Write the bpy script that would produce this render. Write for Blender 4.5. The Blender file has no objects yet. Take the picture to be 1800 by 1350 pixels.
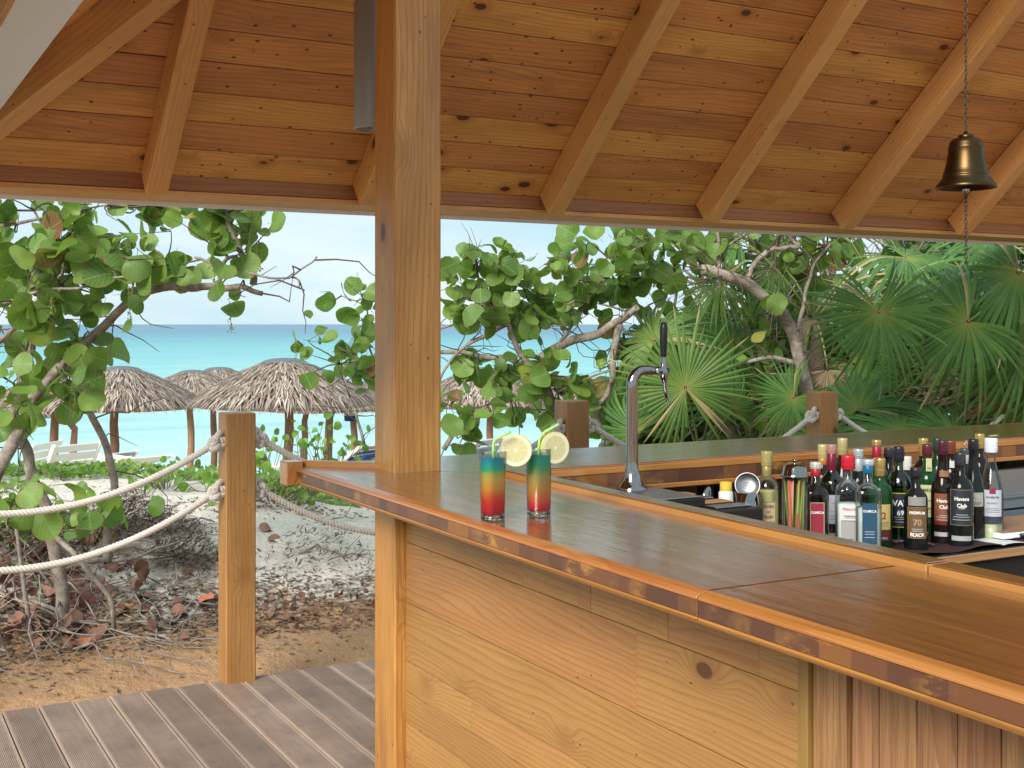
import bpy, bmesh, math, random
from mathutils import Vector, Matrix, noise
R = random.Random(11)
scn = bpy.context.scene
COL = scn.collection
rad = math.radians
PI = math.pi

# ------------------------------------------------------------------ camera, sky, sun, exposure
EYE = 1.55
CY, SY = .8758, .4827            # camera looks along (SY, CY): 28.9 degrees off the bar's long axis
cam = bpy.data.cameras.new('camera'); camo = bpy.data.objects.new('camera', cam); COL.objects.link(camo)
camo.location = (0, 0, EYE); camo.rotation_euler = (rad(90), 0, -math.atan2(SY, CY))
cam.sensor_width = 36; cam.lens = 43.0; cam.shift_y = -105/1800; cam.clip_end = 40000; cam.clip_start = .05
scn.camera = camo
scn.render.resolution_x = 1024; scn.render.resolution_y = 768
scn.view_settings.view_transform = 'Standard'; scn.view_settings.look = 'None'
scn.view_settings.exposure = 0.32; scn.view_settings.gamma = 1; scn.view_settings.use_curve_mapping = False

SUN_EL, SUN_AZ = 32, 238         # behind the camera, a little to its left (azimuth clockwise from +Y)
world = bpy.data.worlds.new('World'); scn.world = world; world.use_nodes = True
nt = world.node_tree; nt.nodes.clear()
wout = nt.nodes.new('ShaderNodeOutputWorld'); bg = nt.nodes.new('ShaderNodeBackground')
sky = nt.nodes.new('ShaderNodeTexSky'); sky.sky_type = 'NISHITA'; sky.sun_disc = False
sky.sun_elevation = rad(SUN_EL); sky.sun_rotation = rad(SUN_AZ); sky.air_density = 1.0; sky.dust_density = .6; sky.ozone_density = 2.0
tc = nt.nodes.new('ShaderNodeTexCoord'); mp = nt.nodes.new('ShaderNodeMapping'); mp.inputs['Scale'].default_value = (1.6, 1.6, 9)
nz = nt.nodes.new('ShaderNodeTexNoise'); nz.inputs['Scale'].default_value = 1.6; nz.inputs['Detail'].default_value = 6; nz.inputs['Roughness'].default_value = .55
cr = nt.nodes.new('ShaderNodeValToRGB'); cr.color_ramp.elements[0].position = .34; cr.color_ramp.elements[1].position = .62
cr.color_ramp.elements[0].color = (6.4, 9.4, 10.9, 1); cr.color_ramp.elements[1].color = (10.2, 11.6, 12.2, 1)
mx = nt.nodes.new('ShaderNodeMix'); mx.data_type = 'RGBA'; mx.inputs[0].default_value = .86
nt.links.new(tc.outputs['Generated'], mp.inputs[0]); nt.links.new(mp.outputs[0], nz.inputs['Vector']); nt.links.new(nz.outputs[0], cr.inputs[0])
nt.links.new(sky.outputs[0], mx.inputs[6]); nt.links.new(cr.outputs[0], mx.inputs[7]); nt.links.new(mx.outputs[2], bg.inputs[0])
bg.inputs[1].default_value = .075
nt.links.new(bg.outputs[0], wout.inputs[0])
sun = bpy.data.lights.new('sun', 'SUN'); sun.energy = 3.9; sun.angle = rad(26); sun.color = (1, .95, .87)
suno = bpy.data.objects.new('sun', sun); COL.objects.link(suno)
_az, _el = rad(SUN_AZ), rad(SUN_EL)
suno.rotation_euler = Vector((math.sin(_az)*math.cos(_el), math.cos(_az)*math.cos(_el), math.sin(_el))).to_track_quat('Z', 'Y').to_euler()

# ------------------------------------------------------------------ helpers
def ray(px, py=570):
    t = (px-900)/2150.0
    return Vector((SY+CY*t, CY-SY*t, (570-py)/2150.0))
def P(px, py, d): v = ray(px, py)*d; return Vector((v.x, v.y, v.z+EYE))
def atY(px, y): v = ray(px); return v.x/v.y*y
def MF(f, *k): return f

def tag(o, label=None, cat=None, group=None, kind=None):
    if label: o['label'] = label
    if cat: o['category'] = cat
    if group: o['group'] = group
    if kind: o['kind'] = kind
    return o
def empty(name, loc=(0, 0, 0), label=None, cat=None, group=None, kind=None, rz=0):
    o = bpy.data.objects.new(name, None); COL.objects.link(o); o.location = loc; o.rotation_euler = (0, 0, rz)
    o.empty_display_size = .1
    return tag(o, label, cat, group, kind)
def link(name, me, parent=None, M=None):
    o = bpy.data.objects.new(name, me); COL.objects.link(o)
    if parent is not None: o.parent = parent
    if M is not None: o.matrix_local = M
    return o
def copy_tree(o, parent=None):
    c = o.copy(); COL.objects.link(c); c.parent = parent
    for ch in list(o.children): copy_tree(ch, c)
    return c

class MB:
    def __init__(s): s.v = []; s.f = []; s.m = []; s.sm = []
    def add(s, vs, fs, mi=0, smooth=False):
        b = len(s.v); s.v += [tuple(v) for v in vs]
        for f in fs: s.f.append([i+b for i in f]); s.m.append(mi); s.sm.append(smooth)
    def box(s, c, h, M=None, mi=0):
        vs = [Vector((x*h[0], y*h[1], z*h[2])) for z in (-1, 1) for y in (-1, 1) for x in (-1, 1)]
        vs = [(M @ v if M else v)+Vector(c) for v in vs]
        s.add(vs, [(0, 2, 3, 1), (4, 5, 7, 6), (0, 1, 5, 4), (2, 6, 7, 3), (0, 4, 6, 2), (1, 3, 7, 5)], mi)
    def tube(s, pts, r, n=8, mi=0, cap=True, smooth=True):
        pts = [Vector(p) for p in pts]; L = len(pts)
        rs = r if isinstance(r, (list, tuple)) else [r]*L
        up = Vector((0, 0, 1)); vs = []; prev = None
        for i, p in enumerate(pts):
            d = (pts[min(i+1, L-1)]-pts[max(i-1, 0)])
            if d.length < 1e-9: d = Vector((0, 0, 1))
            d.normalize()
            if prev is None:
                a = d.cross(up)
                if a.length < .05: a = d.cross(Vector((1, 0, 0)))
            else: a = prev - d*prev.dot(d)
            if a.length < 1e-6: a = d.orthogonal()
            a.normalize(); prev = a; b = d.cross(a)
            for k in range(n):
                t = 2*PI*k/n; vs.append(p+(a*math.cos(t)+b*math.sin(t))*rs[i])
        fs = [(i*n+k, i*n+(k+1) % n, (i+1)*n+(k+1) % n, (i+1)*n+k) for i in range(L-1) for k in range(n)]
        s.add(vs, fs, mi, smooth)
        if cap and n < 13:
            b = len(s.v)-L*n
            s.f.append([b+k for k in range(n)][::-1]); s.m.append(mi); s.sm.append(False)
            s.f.append([b+(L-1)*n+k for k in range(n)]); s.m.append(mi); s.sm.append(False)
    def lathe(s, prof, n=24, mi=0, c=(0, 0, 0), smooth=True, sx=1, sy=1, power=None, M=None):
        vs = []; L = len(prof)
        for r, z in prof:
            for k in range(n):
                t = 2*PI*k/n; x, y = math.cos(t), math.sin(t)
                if power:
                    q = (abs(x)**power+abs(y)**power)**(-1/power); x *= q; y *= q
                v = Vector((r*x*sx, r*y*sy, z))
                if M: v = M @ v
                vs.append(v+Vector(c))
        fs = [(i*n+k, i*n+(k+1) % n, (i+1)*n+(k+1) % n, (i+1)*n+k) for i in range(L-1) for k in range(n)]
        s.add(vs, fs, mi, smooth)
    def build(s, name, mats, parent=None, M=None, bev=0, seg=1):
        me = bpy.data.meshes.new(name); me.from_pydata(s.v, [], s.f)
        if not isinstance(mats, (list, tuple)): mats = [mats]
        for m in mats: me.materials.append(m)
        me.polygons.foreach_set('material_index', s.m); me.polygons.foreach_set('use_smooth', s.sm); me.update()
        if bev: bevel(me, bev, seg)
        return link(name, me, parent, M)
def bevel(me, w, seg=1):
    bm = bmesh.new(); bm.from_mesh(me)
    bmesh.ops.bevel(bm, geom=[e for e in bm.edges if len(e.link_faces) == 2 and e.calc_face_angle(0) > .5], offset=w, segments=seg, affect='EDGES', profile=.5)
    bm.to_mesh(me); bm.free(); me.update()

def boxo(name, parent, lo, hi, mat, axis='x', bev=.003):
    """box between two corners; the mesh is laid so that its local x is the grain direction 'axis'"""
    lo = Vector(lo); hi = Vector(hi); c = (lo+hi)/2; h = (hi-lo)/2
    rot = {'x': Matrix.Identity(3), 'y': Matrix(((0, -1, 0), (1, 0, 0), (0, 0, 1))), 'z': Matrix(((0, 0, -1), (0, 1, 0), (1, 0, 0)))}[axis]
    hl = rot.inverted() @ h; mb = MB(); mb.box((0, 0, 0), [abs(q) for q in hl])
    return mb.build(name, mat, parent, Matrix.Translation(c) @ rot.to_4x4(), bev)
def polyo(name, parent, org, ex, ey, poly, th, mat, bev=0):
    """flat board: 2D polygon in the frame (ex, ey) extruded along the normal by th"""
    ex = Vector(ex).normalized(); ey = Vector(ey).normalized(); ez = ex.cross(ey)
    M = Matrix((ex, ey, ez)).transposed().to_4x4(); M.translation = Vector(org); n = len(poly); mb = MB()
    vs = [(x, y, 0) for x, y in poly]+[(x, y, th) for x, y in poly]
    mb.add(vs, [list(range(n))[::-1], list(range(n, 2*n))]+[(i, (i+1) % n, n+(i+1) % n, n+i) for i in range(n)])
    return mb.build(name, mat, parent, M, bev)

# ------------------------------------------------------------------ materials
class NT:
    def __init__(s, name):
        s.m = bpy.data.materials.new(name); s.m.use_nodes = True; s.t = s.m.node_tree; s.t.nodes.clear()
        s.out = s.n('ShaderNodeOutputMaterial')
    def n(s, ty, **k):
        o = s.t.nodes.new(ty)
        for a, b in k.items(): setattr(o, a, b)
        return o
    def set(s, sock, v):
        if v is None: return
        if hasattr(v, 'node'): s.t.links.new(v, sock)
        else:
            if isinstance(v, (tuple, list)) and len(v) == 3 and sock.type == 'RGBA': v = (*v, 1)
            sock.default_value = v
    def math(s, op, a, b=None, c=None, clamp=False):
        o = s.n('ShaderNodeMath', operation=op, use_clamp=clamp); s.set(o.inputs[0], a); s.set(o.inputs[1], b); s.set(o.inputs[2], c); return o.outputs[0]
    def mix(s, f, a, b, blend='MIX'):
        o = s.n('ShaderNodeMix', data_type='RGBA', blend_type=blend); s.set(o.inputs[0], f); s.set(o.inputs[6], a); s.set(o.inputs[7], b); return o.outputs[2]
    def noise(s, vec, scale, detail=3, rough=.5, dist=0):
        o = s.n('ShaderNodeTexNoise'); s.set(o.inputs['Vector'], vec); o.inputs['Scale'].default_value = scale; o.inputs['Detail'].default_value = detail
        o.inputs['Roughness'].default_value = rough; o.inputs['Distortion'].default_value = dist; return o.outputs[0]
    def voro(s, vec, scale, feature='F1', out='Distance', rnd=1):
        o = s.n('ShaderNodeTexVoronoi', feature=feature); s.set(o.inputs['Vector'], vec); o.inputs['Scale'].default_value = scale
        o.inputs['Randomness'].default_value = rnd; return o.outputs[out]
    def vmul(s, v, k):
        o = s.n('ShaderNodeVectorMath', operation='MULTIPLY'); s.set(o.inputs[0], v); o.inputs[1].default_value = k; return o.outputs[0]
    def vadd(s, v, k):
        o = s.n('ShaderNodeVectorMath', operation='ADD'); s.set(o.inputs[0], v); s.set(o.inputs[1], k); return o.outputs[0]
    def ramp(s, f, pts, interp='LINEAR'):
        o = s.n('ShaderNodeValToRGB'); s.set(o.inputs[0], f); c = o.color_ramp; c.interpolation = interp
        while len(c.elements) < len(pts): c.elements.new(.5)
        for e, (p, q) in zip(c.elements, pts): e.position = p; e.color = (*q, 1) if len(q) == 3 else q
        return o.outputs[0]
    def mr(s, f, a, b, c=0, d=1, smooth=False):
        o = s.n('ShaderNodeMapRange', interpolation_type='SMOOTHSTEP' if smooth else 'LINEAR'); s.set(o.inputs[0], f)
        for i, q in enumerate((a, b, c, d)): o.inputs[i+1].default_value = q
        return o.outputs[0]
    def xyz(s, v): o = s.n('ShaderNodeSeparateXYZ'); s.set(o.inputs[0], v); return o.outputs
    def comb(s, x, y, z): o = s.n('ShaderNodeCombineXYZ'); s.set(o.inputs[0], x); s.set(o.inputs[1], y); s.set(o.inputs[2], z); return o.outputs[0]
    def obj(s): return s.n('ShaderNodeTexCoord').outputs['Object']
    def pos(s): return s.n('ShaderNodeNewGeometry').outputs['Position']
    def rnd(s): return s.n('ShaderNodeObjectInfo').outputs['Random']
    def island(s): return s.n('ShaderNodeNewGeometry').outputs['Random Per Island']
    def bump(s, h, dist, strength=1.0, nrm=None):
        o = s.n('ShaderNodeBump'); s.set(o.inputs['Height'], h); o.inputs['Distance'].default_value = dist; o.inputs['Strength'].default_value = strength
        if nrm is not None: s.set(o.inputs['Normal'], nrm)
        return o.outputs[0]
    def pbr(s, col, rough=.5, nrm=None, **k):
        o = s.n('ShaderNodeBsdfPrincipled'); s.set(o.inputs['Base Color'], col); s.set(o.inputs['Roughness'], rough)
        if nrm is not None: s.set(o.inputs['Normal'], nrm)
        for a, b in k.items(): s.set(o.inputs[a.replace('_', ' ')], b)
        return o.outputs[0]
    def end(s, sh, disp=None): s.t.links.new(sh, s.out.inputs[0]); return s.m

def simple(name, col, rough=.5, var=0.12, vscale=12, **k):
    b = NT(name); n = b.noise(b.obj(), vscale, 4)
    c = b.mix(n, tuple(q*(1-var) for q in col), tuple(min(1, q*(1+var)) for q in col))
    return b.end(b.pbr(c, b.math('ADD', rough, b.math('MULTIPLY', b.math('SUBTRACT', n, .5), .15)), None, **k))

def wood(name, light, dark, knot=(.07, .025, .01), freq=55, warp=9, rough=.5, kscale=4.6, ksize=.10, small=.06, fibre=.25, blot=.35, streak=0.0, coat=0, tint=.22, bumpd=.0015, grain=.55):
    b = NT(name); o = b.obj(); r = b.rnd()
    off = b.comb(b.math('MULTIPLY', r, 37.7), b.math('MULTIPLY', r, 91.3), b.math('MULTIPLY', r, 53.1))
    p = b.vadd(o, off); x, y, z = b.xyz(p)
    kd = b.voro(b.vmul(p, (.72, 1.2, 1.2)), kscale)
    kd = b.math('MULTIPLY', kd, b.math('ADD', .55, b.math('MULTIPLY', b.noise(p, 3.3, 1), 1.1)))
    kd2 = b.voro(b.vmul(p, (.8, 1.2, 1.2)), 17)
    n1 = b.noise(b.vmul(p, (.8, 4.5, 4.5)), 1, 2, .45)
    f = b.math('MULTIPLY', b.math('ADD', y, b.math('MULTIPLY', z, .8)), freq)
    f = b.math('ADD', f, b.math('MULTIPLY', n1, warp))
    kw = b.mr(kd, 0, .34, 1, 0, True)
    f = b.math('ADD', f, b.math('MULTIPLY', kw, 3.2))
    f = b.math('ADD', f, b.math('MULTIPLY', b.noise(b.vmul(p, (6, 30, 30)), 1, 2), .5))
    fr = b.math('FRACT', f)
    ring = b.ramp(fr, [(0, (0, 0, 0)), (.55, (.25, .25, .25)), (.86, (1, 1, 1)), (.97, (.85, .85, .85)), (1, (0, 0, 0))])
    broad = b.noise(b.vmul(p, (1.1, 5, 5)), 1.6, 3, .6)
    fib = b.noise(b.vmul(p, (7, 260, 260)), 1, 2, .6)
    c = b.mix(b.math('MULTIPLY', ring, grain), light, dark)
    c = b.mix(b.mr(fib, .35, .7, 0, fibre), c, tuple(q*.55 for q in dark))
    c = b.mix(b.mr(broad, .42, .72, 0, blot), c, tuple(q*.7 for q in dark))
    hue = b.n('ShaderNodeHueSaturation'); b.set(hue.inputs['Color'], c)
    b.set(hue.inputs['Value'], b.math('ADD', 1-tint*.5, b.math('MULTIPLY', b.math('FRACT', b.math('MULTIPLY', r, 7.13)), tint)))
    b.set(hue.inputs['Hue'], b.math('ADD', .5-.008, b.math('MULTIPLY', b.math('FRACT', b.math('MULTIPLY', r, 3.71)), .016)))
    c = hue.outputs[0]
    halo = b.mr(kd, ksize*.6, ksize*2.4, .65, 0, True)
    c = b.mix(halo, c, tuple(q*.8 for q in dark))
    km = b.mr(kd, ksize*.72, ksize, 1, 0, True)
    kc = b.mix(b.math('FRACT', b.math('MULTIPLY', kd, 60)), knot, tuple(q*2.2 for q in knot))
    c = b.mix(km, c, kc)
    c = b.mix(b.mr(kd2, small*.7, small*1.5, .9, 0, True), c, knot)
    if streak:
        s1 = b.noise(b.vmul(p, (1.3, 14, 14)), 1, 4, .6)
        c = b.mix(b.mr(s1, .55, .78, 0, streak), c, (.05, .04, .035))
    h = b.math('ADD', b.math('MULTIPLY', ring, -.35), b.math('MULTIPLY', fib, .4))
    nr = b.bump(h, bumpd, .55)
    k = {'Coat_Weight': coat, 'Coat_Roughness': .18} if coat else {}
    return b.end(b.pbr(c, b.math('ADD', rough-.06, b.math('MULTIPLY', fib, .14)), nr, **k))

W_roof = wood('roof pine', (.72, .352, .102), (.47, .185, .045), rough=.5, freq=50, warp=8, kscale=5.0, ksize=.13, small=.10, tint=.38, streak=.45, blot=.5)
W_rafter = wood('rafter pine', (.76, .42, .145), (.56, .26, .075), rough=.5, freq=60, warp=5, kscale=3.4, ksize=.09, small=.06, tint=.12)
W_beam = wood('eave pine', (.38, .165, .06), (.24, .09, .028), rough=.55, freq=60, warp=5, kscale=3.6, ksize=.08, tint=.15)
W_post = wood('post timber', (.64, .315, .082), (.38, .155, .034), rough=.36, freq=75, warp=5, kscale=3.9, ksize=.12, small=.06, streak=.6, blot=.55, fibre=.4, tint=.05)
W_fence = wood('fence timber', (.46, .235, .075), (.28, .12, .034), rough=.45, grain=.4, freq=70, warp=3, kscale=3.4, ksize=.10, small=.05, streak=.3, blot=.5, fibre=.35)
W_panel = wood('panel pine', (.45, .235, .078), (.31, .135, .036), rough=.42, freq=75, warp=14, kscale=3.8, ksize=.10, small=.05, fibre=.25, blot=.3, tint=.14, grain=.62, bumpd=.001)
W_brown = wood('mahogany board', (.46, .235, .10), (.25, .115, .045), rough=.55, freq=30, warp=3, kscale=1, ksize=.001, small=.0, fibre=.55, blot=.5, tint=.15)
W_trim = wood('olive trim', (.30, .185, .05), (.22, .12, .03), rough=.5, freq=30, warp=2, kscale=1, ksize=.001, small=0)
W_edge = wood('varnished edge', (.45, .185, .045), (.30, .10, .02), rough=.28, freq=26, warp=4, kscale=1.2, ksize=.001, small=.0, fibre=.25, coat=.5, tint=.1, blot=.3)

def countertop():
    b = NT('varnished countertop'); p = b.vadd(b.obj(), b.comb(b.math('MULTIPLY', b.rnd(), 30), 0, 0))
    g = b.noise(b.vmul(p, (2.2, 55, 55)), 1, 5, .65); bl = b.noise(b.vmul(p, (1.4, 5, 5)), 2.2, 4, .6)
    c = b.ramp(g, [(.3, (.10, .028, .004)), (.55, (.225, .072, .009)), (.75, (.31, .108, .015))])
    c = b.mix(b.mr(bl, .35, .75, 0, .6), c, (.12, .035, .009))
    vd = b.voro(b.vmul(p, (1, 1, 0)), 2.6); rg = b.mr(b.math('ABSOLUTE', b.math('SUBTRACT', vd, .085)), .002, .007, 1, 0); rg = b.math('MULTIPLY', rg, b.mr(b.noise(p, 9, 2), .45, .6, 0, 1))
    sc_ = b.mr(b.noise(b.vmul(p, (2.5, 220, 220)), 1, 2, .5), .66, .74, 0, 1)
    c = b.mix(b.math('MULTIPLY', b.math('MAXIMUM', rg, sc_), .35), c, (.42, .24, .10))
    w = b.noise(b.vmul(p, (1, 2.2, 2.2)), 7, 3, .5); f = b.noise(b.vmul(p, (9, 60, 60)), 1, 4, .6)
    n = b.bump(b.math('ADD', b.math('MULTIPLY', w, .45), b.math('MULTIPLY', f, .25)), .0036, .6)
    n2 = b.bump(b.math('ADD', b.math('MULTIPLY', w, 1.3), f), .0011, .55)
    ro = b.math('ADD', .20, b.math('MULTIPLY', b.noise(b.vmul(p, (3, 30, 30)), 1, 4, .6), .22))
    ro = b.math('ADD', ro, b.math('MULTIPLY', b.math('MAXIMUM', rg, sc_), .2))
    return b.end(b.pbr(c, ro, n, IOR=1.6, Coat_Weight=1.0, Coat_Roughness=.14, Coat_IOR=2.1, Coat_Normal=n2, Specular_IOR_Level=.75))
W_top = countertop()

def edgeface():
    b = NT('worn end grain'); p = b.vadd(b.obj(), b.comb(b.math('MULTIPLY', b.rnd(), 30), 0, 0))
    x, y, z = b.xyz(p)
    blk = b.n('ShaderNodeTexWhiteNoise', noise_dimensions='1D'); b.set(blk.inputs['W'], b.math('FLOOR', b.math('MULTIPLY', b.math('ADD', x, b.math('MULTIPLY', b.noise(b.comb(b.math('MULTIPLY', x, 3), 0, 0), 1, 1), .3)), 13)))
    c = b.ramp(blk.outputs[0], [(0, (.075, .028, .016)), (.5, (.12, .045, .02)), (.85, (.15, .055, .02)), (1, (.22, .085, .02))])
    m = b.noise(b.vmul(p, (16, 30, 30)), 1, 5, .7)
    m2 = b.noise(b.vmul(p, (5, 2, 2)), 1, 2, .5)
    w = b.math('MULTIPLY', b.mr(m, .48, .66, 0, .75), b.mr(m2, .48, .62, 0, 1))
    c = b.mix(w, c, (.55, .27, .05))
    return b.end(b.pbr(c, .42, b.bump(m, .001, .6), Coat_Weight=.25, Coat_Roughness=.3))
W_face = edgeface()

def deckwood():
    b = NT('reeded deck board'); o = b.obj(); r = b.rnd(); x, y, z = b.xyz(o)
    p = b.vadd(o, b.comb(b.math('MULTIPLY', r, 37), b.math('MULTIPLY', r, 11), 0))
    g = b.noise(b.vmul(p, (3, 60, 3)), 1, 4, .6); bl = b.noise(p, 2.3, 5, .6); st = b.noise(p, 11, 5, .65)
    c = b.ramp(bl, [(.3, (.22, .145, .108)), (.5, (.35, .240, .180)), (.7, (.46, .325, .245))])
    c = b.mix(b.mr(g, .4, .7, 0, .4), c, (.16, .11, .085))
    c = b.mix(b.mr(st, .55, .72, 0, .45), c, (.12, .075, .055))
    c = b.mix(b.math('MULTIPLY', b.mr(b.noise(p, 3.1, 3, .6), .56, .70, 0, 1), .4), c, (.30, .14, .055))
    sm = b.math('GREATER_THAN', b.math('ABSOLUTE', y), .0560)
    c = b.mix(b.math('MULTIPLY', sm, .40), c, (.55, .41, .31))
    rd = b.math('SINE', b.math('MULTIPLY', y, 2*PI/.0062))
    rd = b.math('MULTIPLY', rd, b.math('SUBTRACT', 1, sm))
    c = b.mix(b.mr(rd, -1, .2, .55, 0), c, (.10, .07, .055))
    hue = b.n('ShaderNodeHueSaturation'); b.set(hue.inputs['Color'], c); b.set(hue.inputs['Value'], b.math('ADD', .8, b.math('MULTIPLY', r, .4)))
    return b.end(b.pbr(hue.outputs[0], .62, b.bump(b.math('ADD', rd, b.math('MULTIPLY', st, .6)), .0011, .8)))
W_deck = deckwood()

def leafmat(name, c1, c2, c3, trans=.38, rough=.5, island=False, vein=True, back=(.16, .26, .08)):
    b = NT(name); o = b.obj(); r = b.island() if island else b.rnd()
    c = b.ramp(r, [(0, c1), (.45, c2), (.95, c3), (.965, (.30, .28, .04)), (.982, (.34, .30, .04)), (.987, (.22, .09, .04)), (1, (.20, .08, .04))], 'LINEAR')
    x, y, z = b.xyz(o)
    bl = b.noise(b.vadd(o, b.comb(b.math('MULTIPLY', r, 20), 0, 0)), 22, 4, .6)
    c = b.mix(b.mr(bl, .55, .8, 0, .5), c, (.20, .13, .03))
    if vein:
        ay = b.math('ABSOLUTE', y)
        mid = b.mr(ay, .0012, .0032, 1, 0)
        q = b.math('FRACT', b.math('MULTIPLY', b.math('SUBTRACT', x, b.math('MULTIPLY', ay, .75)), 36))
        sv = b.mr(b.math('ABSOLUTE', b.math('SUBTRACT', q, .5)), .02, .08, .7, 0)
        vn = b.math('MAXIMUM', mid, sv)
        c = b.mix(b.math('MULTIPLY', vn, .7), c, (.34, .42, .15))
        rr_ = b.math('SQRT', b.math('ADD', b.math('POWER', b.math('SUBTRACT', x, .08), 2), b.math('MULTIPLY', y, y)))
        c = b.mix(b.math('MULTIPLY', b.mr(rr_, .070, .084, 0, .8), b.mr(bl, .42, .6, 0, 1)), c, (.28, .14, .04))
    g = b.n('ShaderNodeNewGeometry')
    c2_ = b.mix(b.math('MULTIPLY', g.outputs['Backfacing'], .45), c, back)
    pr = b.pbr(c2_, rough, b.bump(bl, .002, .4))
    tr = b.n('ShaderNodeBsdfTranslucent'); b.set(tr.inputs[0], b.mix(.5, c, (.30, .50, .05)))
    m = b.n('ShaderNodeMixShader'); m.inputs[0].default_value = trans
    b.t.links.new(pr, m.inputs[1]); b.t.links.new(tr.outputs[0], m.inputs[2])
    return b.end(m.outputs[0])
L_grape = leafmat('sea grape leaf', (.075, .165, .03), (.125, .25, .042), (.20, .34, .06))
L_grape_far = leafmat('sea grape leaf mass', (.06, .14, .025), (.10, .215, .038), (.15, .28, .05), island=True, vein=False)
L_vine = leafmat('beach vine leaf', (.09, .20, .03), (.15, .30, .045), (.22, .38, .06), island=True, vein=False)
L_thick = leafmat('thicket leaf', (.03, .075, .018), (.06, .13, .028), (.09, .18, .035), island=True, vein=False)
def deadmat(name, a, c_, d, isl=True):
    b = NT(name); c = b.ramp(b.island() if isl else b.rnd(), [(0, a), (.5, c_), (1, d)])
    return b.end(b.pbr(c, .75))
L_dead = deadmat('dry leaf', (.17, .075, .05), (.27, .125, .085), (.13, .065, .045))
L_litter = deadmat('leaf litter', (.045, .03, .022), (.12, .07, .045), (.24, .15, .09))
def palmmat(name, a, c_, dry=.14):
    b = NT(name); o = b.obj(); r = b.island(); x, y, z = b.xyz(o)
    rr = b.math('SQRT', b.math('ADD', b.math('MULTIPLY', x, x), b.math('MULTIPLY', y, y)))
    c = b.mix(r, a, c_)
    c = b.mix(b.mr(rr, .05, .16, .55, 0), c, (.25, .33, .06))
    c = b.mix(b.mr(rr, .02, .05, 1, 0), c, (.30, .22, .06))
    tip = b.math('MULTIPLY', b.mr(b.math('ADD', rr, b.math('MULTIPLY', r, .22)), .62, .74, 0, 1), 1)
    c = b.mix(tip, c, (.46, .36, .18))
    c = b.mix(b.math('GREATER_THAN', r, 1-dry), c, (.42, .32, .15))
    pr = b.pbr(c, .5, None, Specular_IOR_Level=.35)
    tr = b.n('ShaderNodeBsdfTranslucent'); b.set(tr.inputs[0], b.mix(.4, c, (.28, .5, .05)))
    m = b.n('ShaderNodeMixShader'); m.inputs[0].default_value = .22
    b.t.links.new(pr, m.inputs[1]); b.t.links.new(tr.outputs[0], m.inputs[2])
    return b.end(m.outputs[0])
L_palm = palmmat('fan palm frond', (.055, .145, .035), (.12, .25, .055), .07)
L_palm_y = palmmat('pale fan palm frond', (.07, .15, .03), (.14, .22, .05), .10)
def barkmat():
    b = NT('grey bark'); p = b.pos(); n = b.noise(p, 18, 5, .65); s = b.noise(p, 70, 4, .6)
    c = b.ramp(n, [(.3, (.15, .115, .09)), (.5, (.27, .225, .185)), (.7, (.42, .37, .32))])
    c = b.mix(b.mr(s, .55, .72, 0, .7), c, (.10, .07, .05))
    return b.end(b.pbr(c, .85, b.bump(s, .004, .8)))
M_bark = barkmat()
M_twig = simple('dark twig bark', (.12, .085, .062), .85, .4, 40)

def sandmat():
    b = NT('dune sand'); p = b.pos(); x, y, z = b.xyz(p)
    w = b.noise(p, 1.6, 5, .6); w2 = b.noise(p, 7, 5, .6); fine = b.noise(p, 220, 3, .7); md = b.noise(p, 26, 5, .65)
    yy = b.math('ADD', y, b.math('MULTIPLY', b.math('SUBTRACT', w, .5), 1.6))
    yy = b.math('ADD', yy, b.math('MULTIPLY', b.math('SUBTRACT', w2, .5), .6))
    k = b.mr(yy, 6.25, 6.6, 0, 1, True)
    org = b.mix(w2, (.40, .215, .105), (.58, .345, .18)); pale = b.mix(w2, (.62, .555, .465), (.78, .715, .62))
    c = b.mix(k, org, pale)
    dk = b.math('MULTIPLY', b.mr(yy, 5.8, 6.2, 0, 1, True), b.mr(yy, 6.5, 6.8, 1, 0, True))
    c = b.mix(b.math('MULTIPLY', dk, b.mr(md, .42, .58, 0, .85)), c, (.13, .09, .065))
    c = b.mix(b.mr(md, .62, .75, 0, .4), c, (.22, .16, .11))
    c = b.mix(b.mr(fine, .62, .8, 0, .45), c, (.2, .15, .11))
    h = b.math('ADD', b.math('MULTIPLY', w2, 1), b.math('ADD', b.math('MULTIPLY', md, .4), b.math('MULTIPLY', fine, .07)))
    return b.end(b.pbr(c, .95, b.bump(h, .07, .8)))
M_sand = sandmat()
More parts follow.
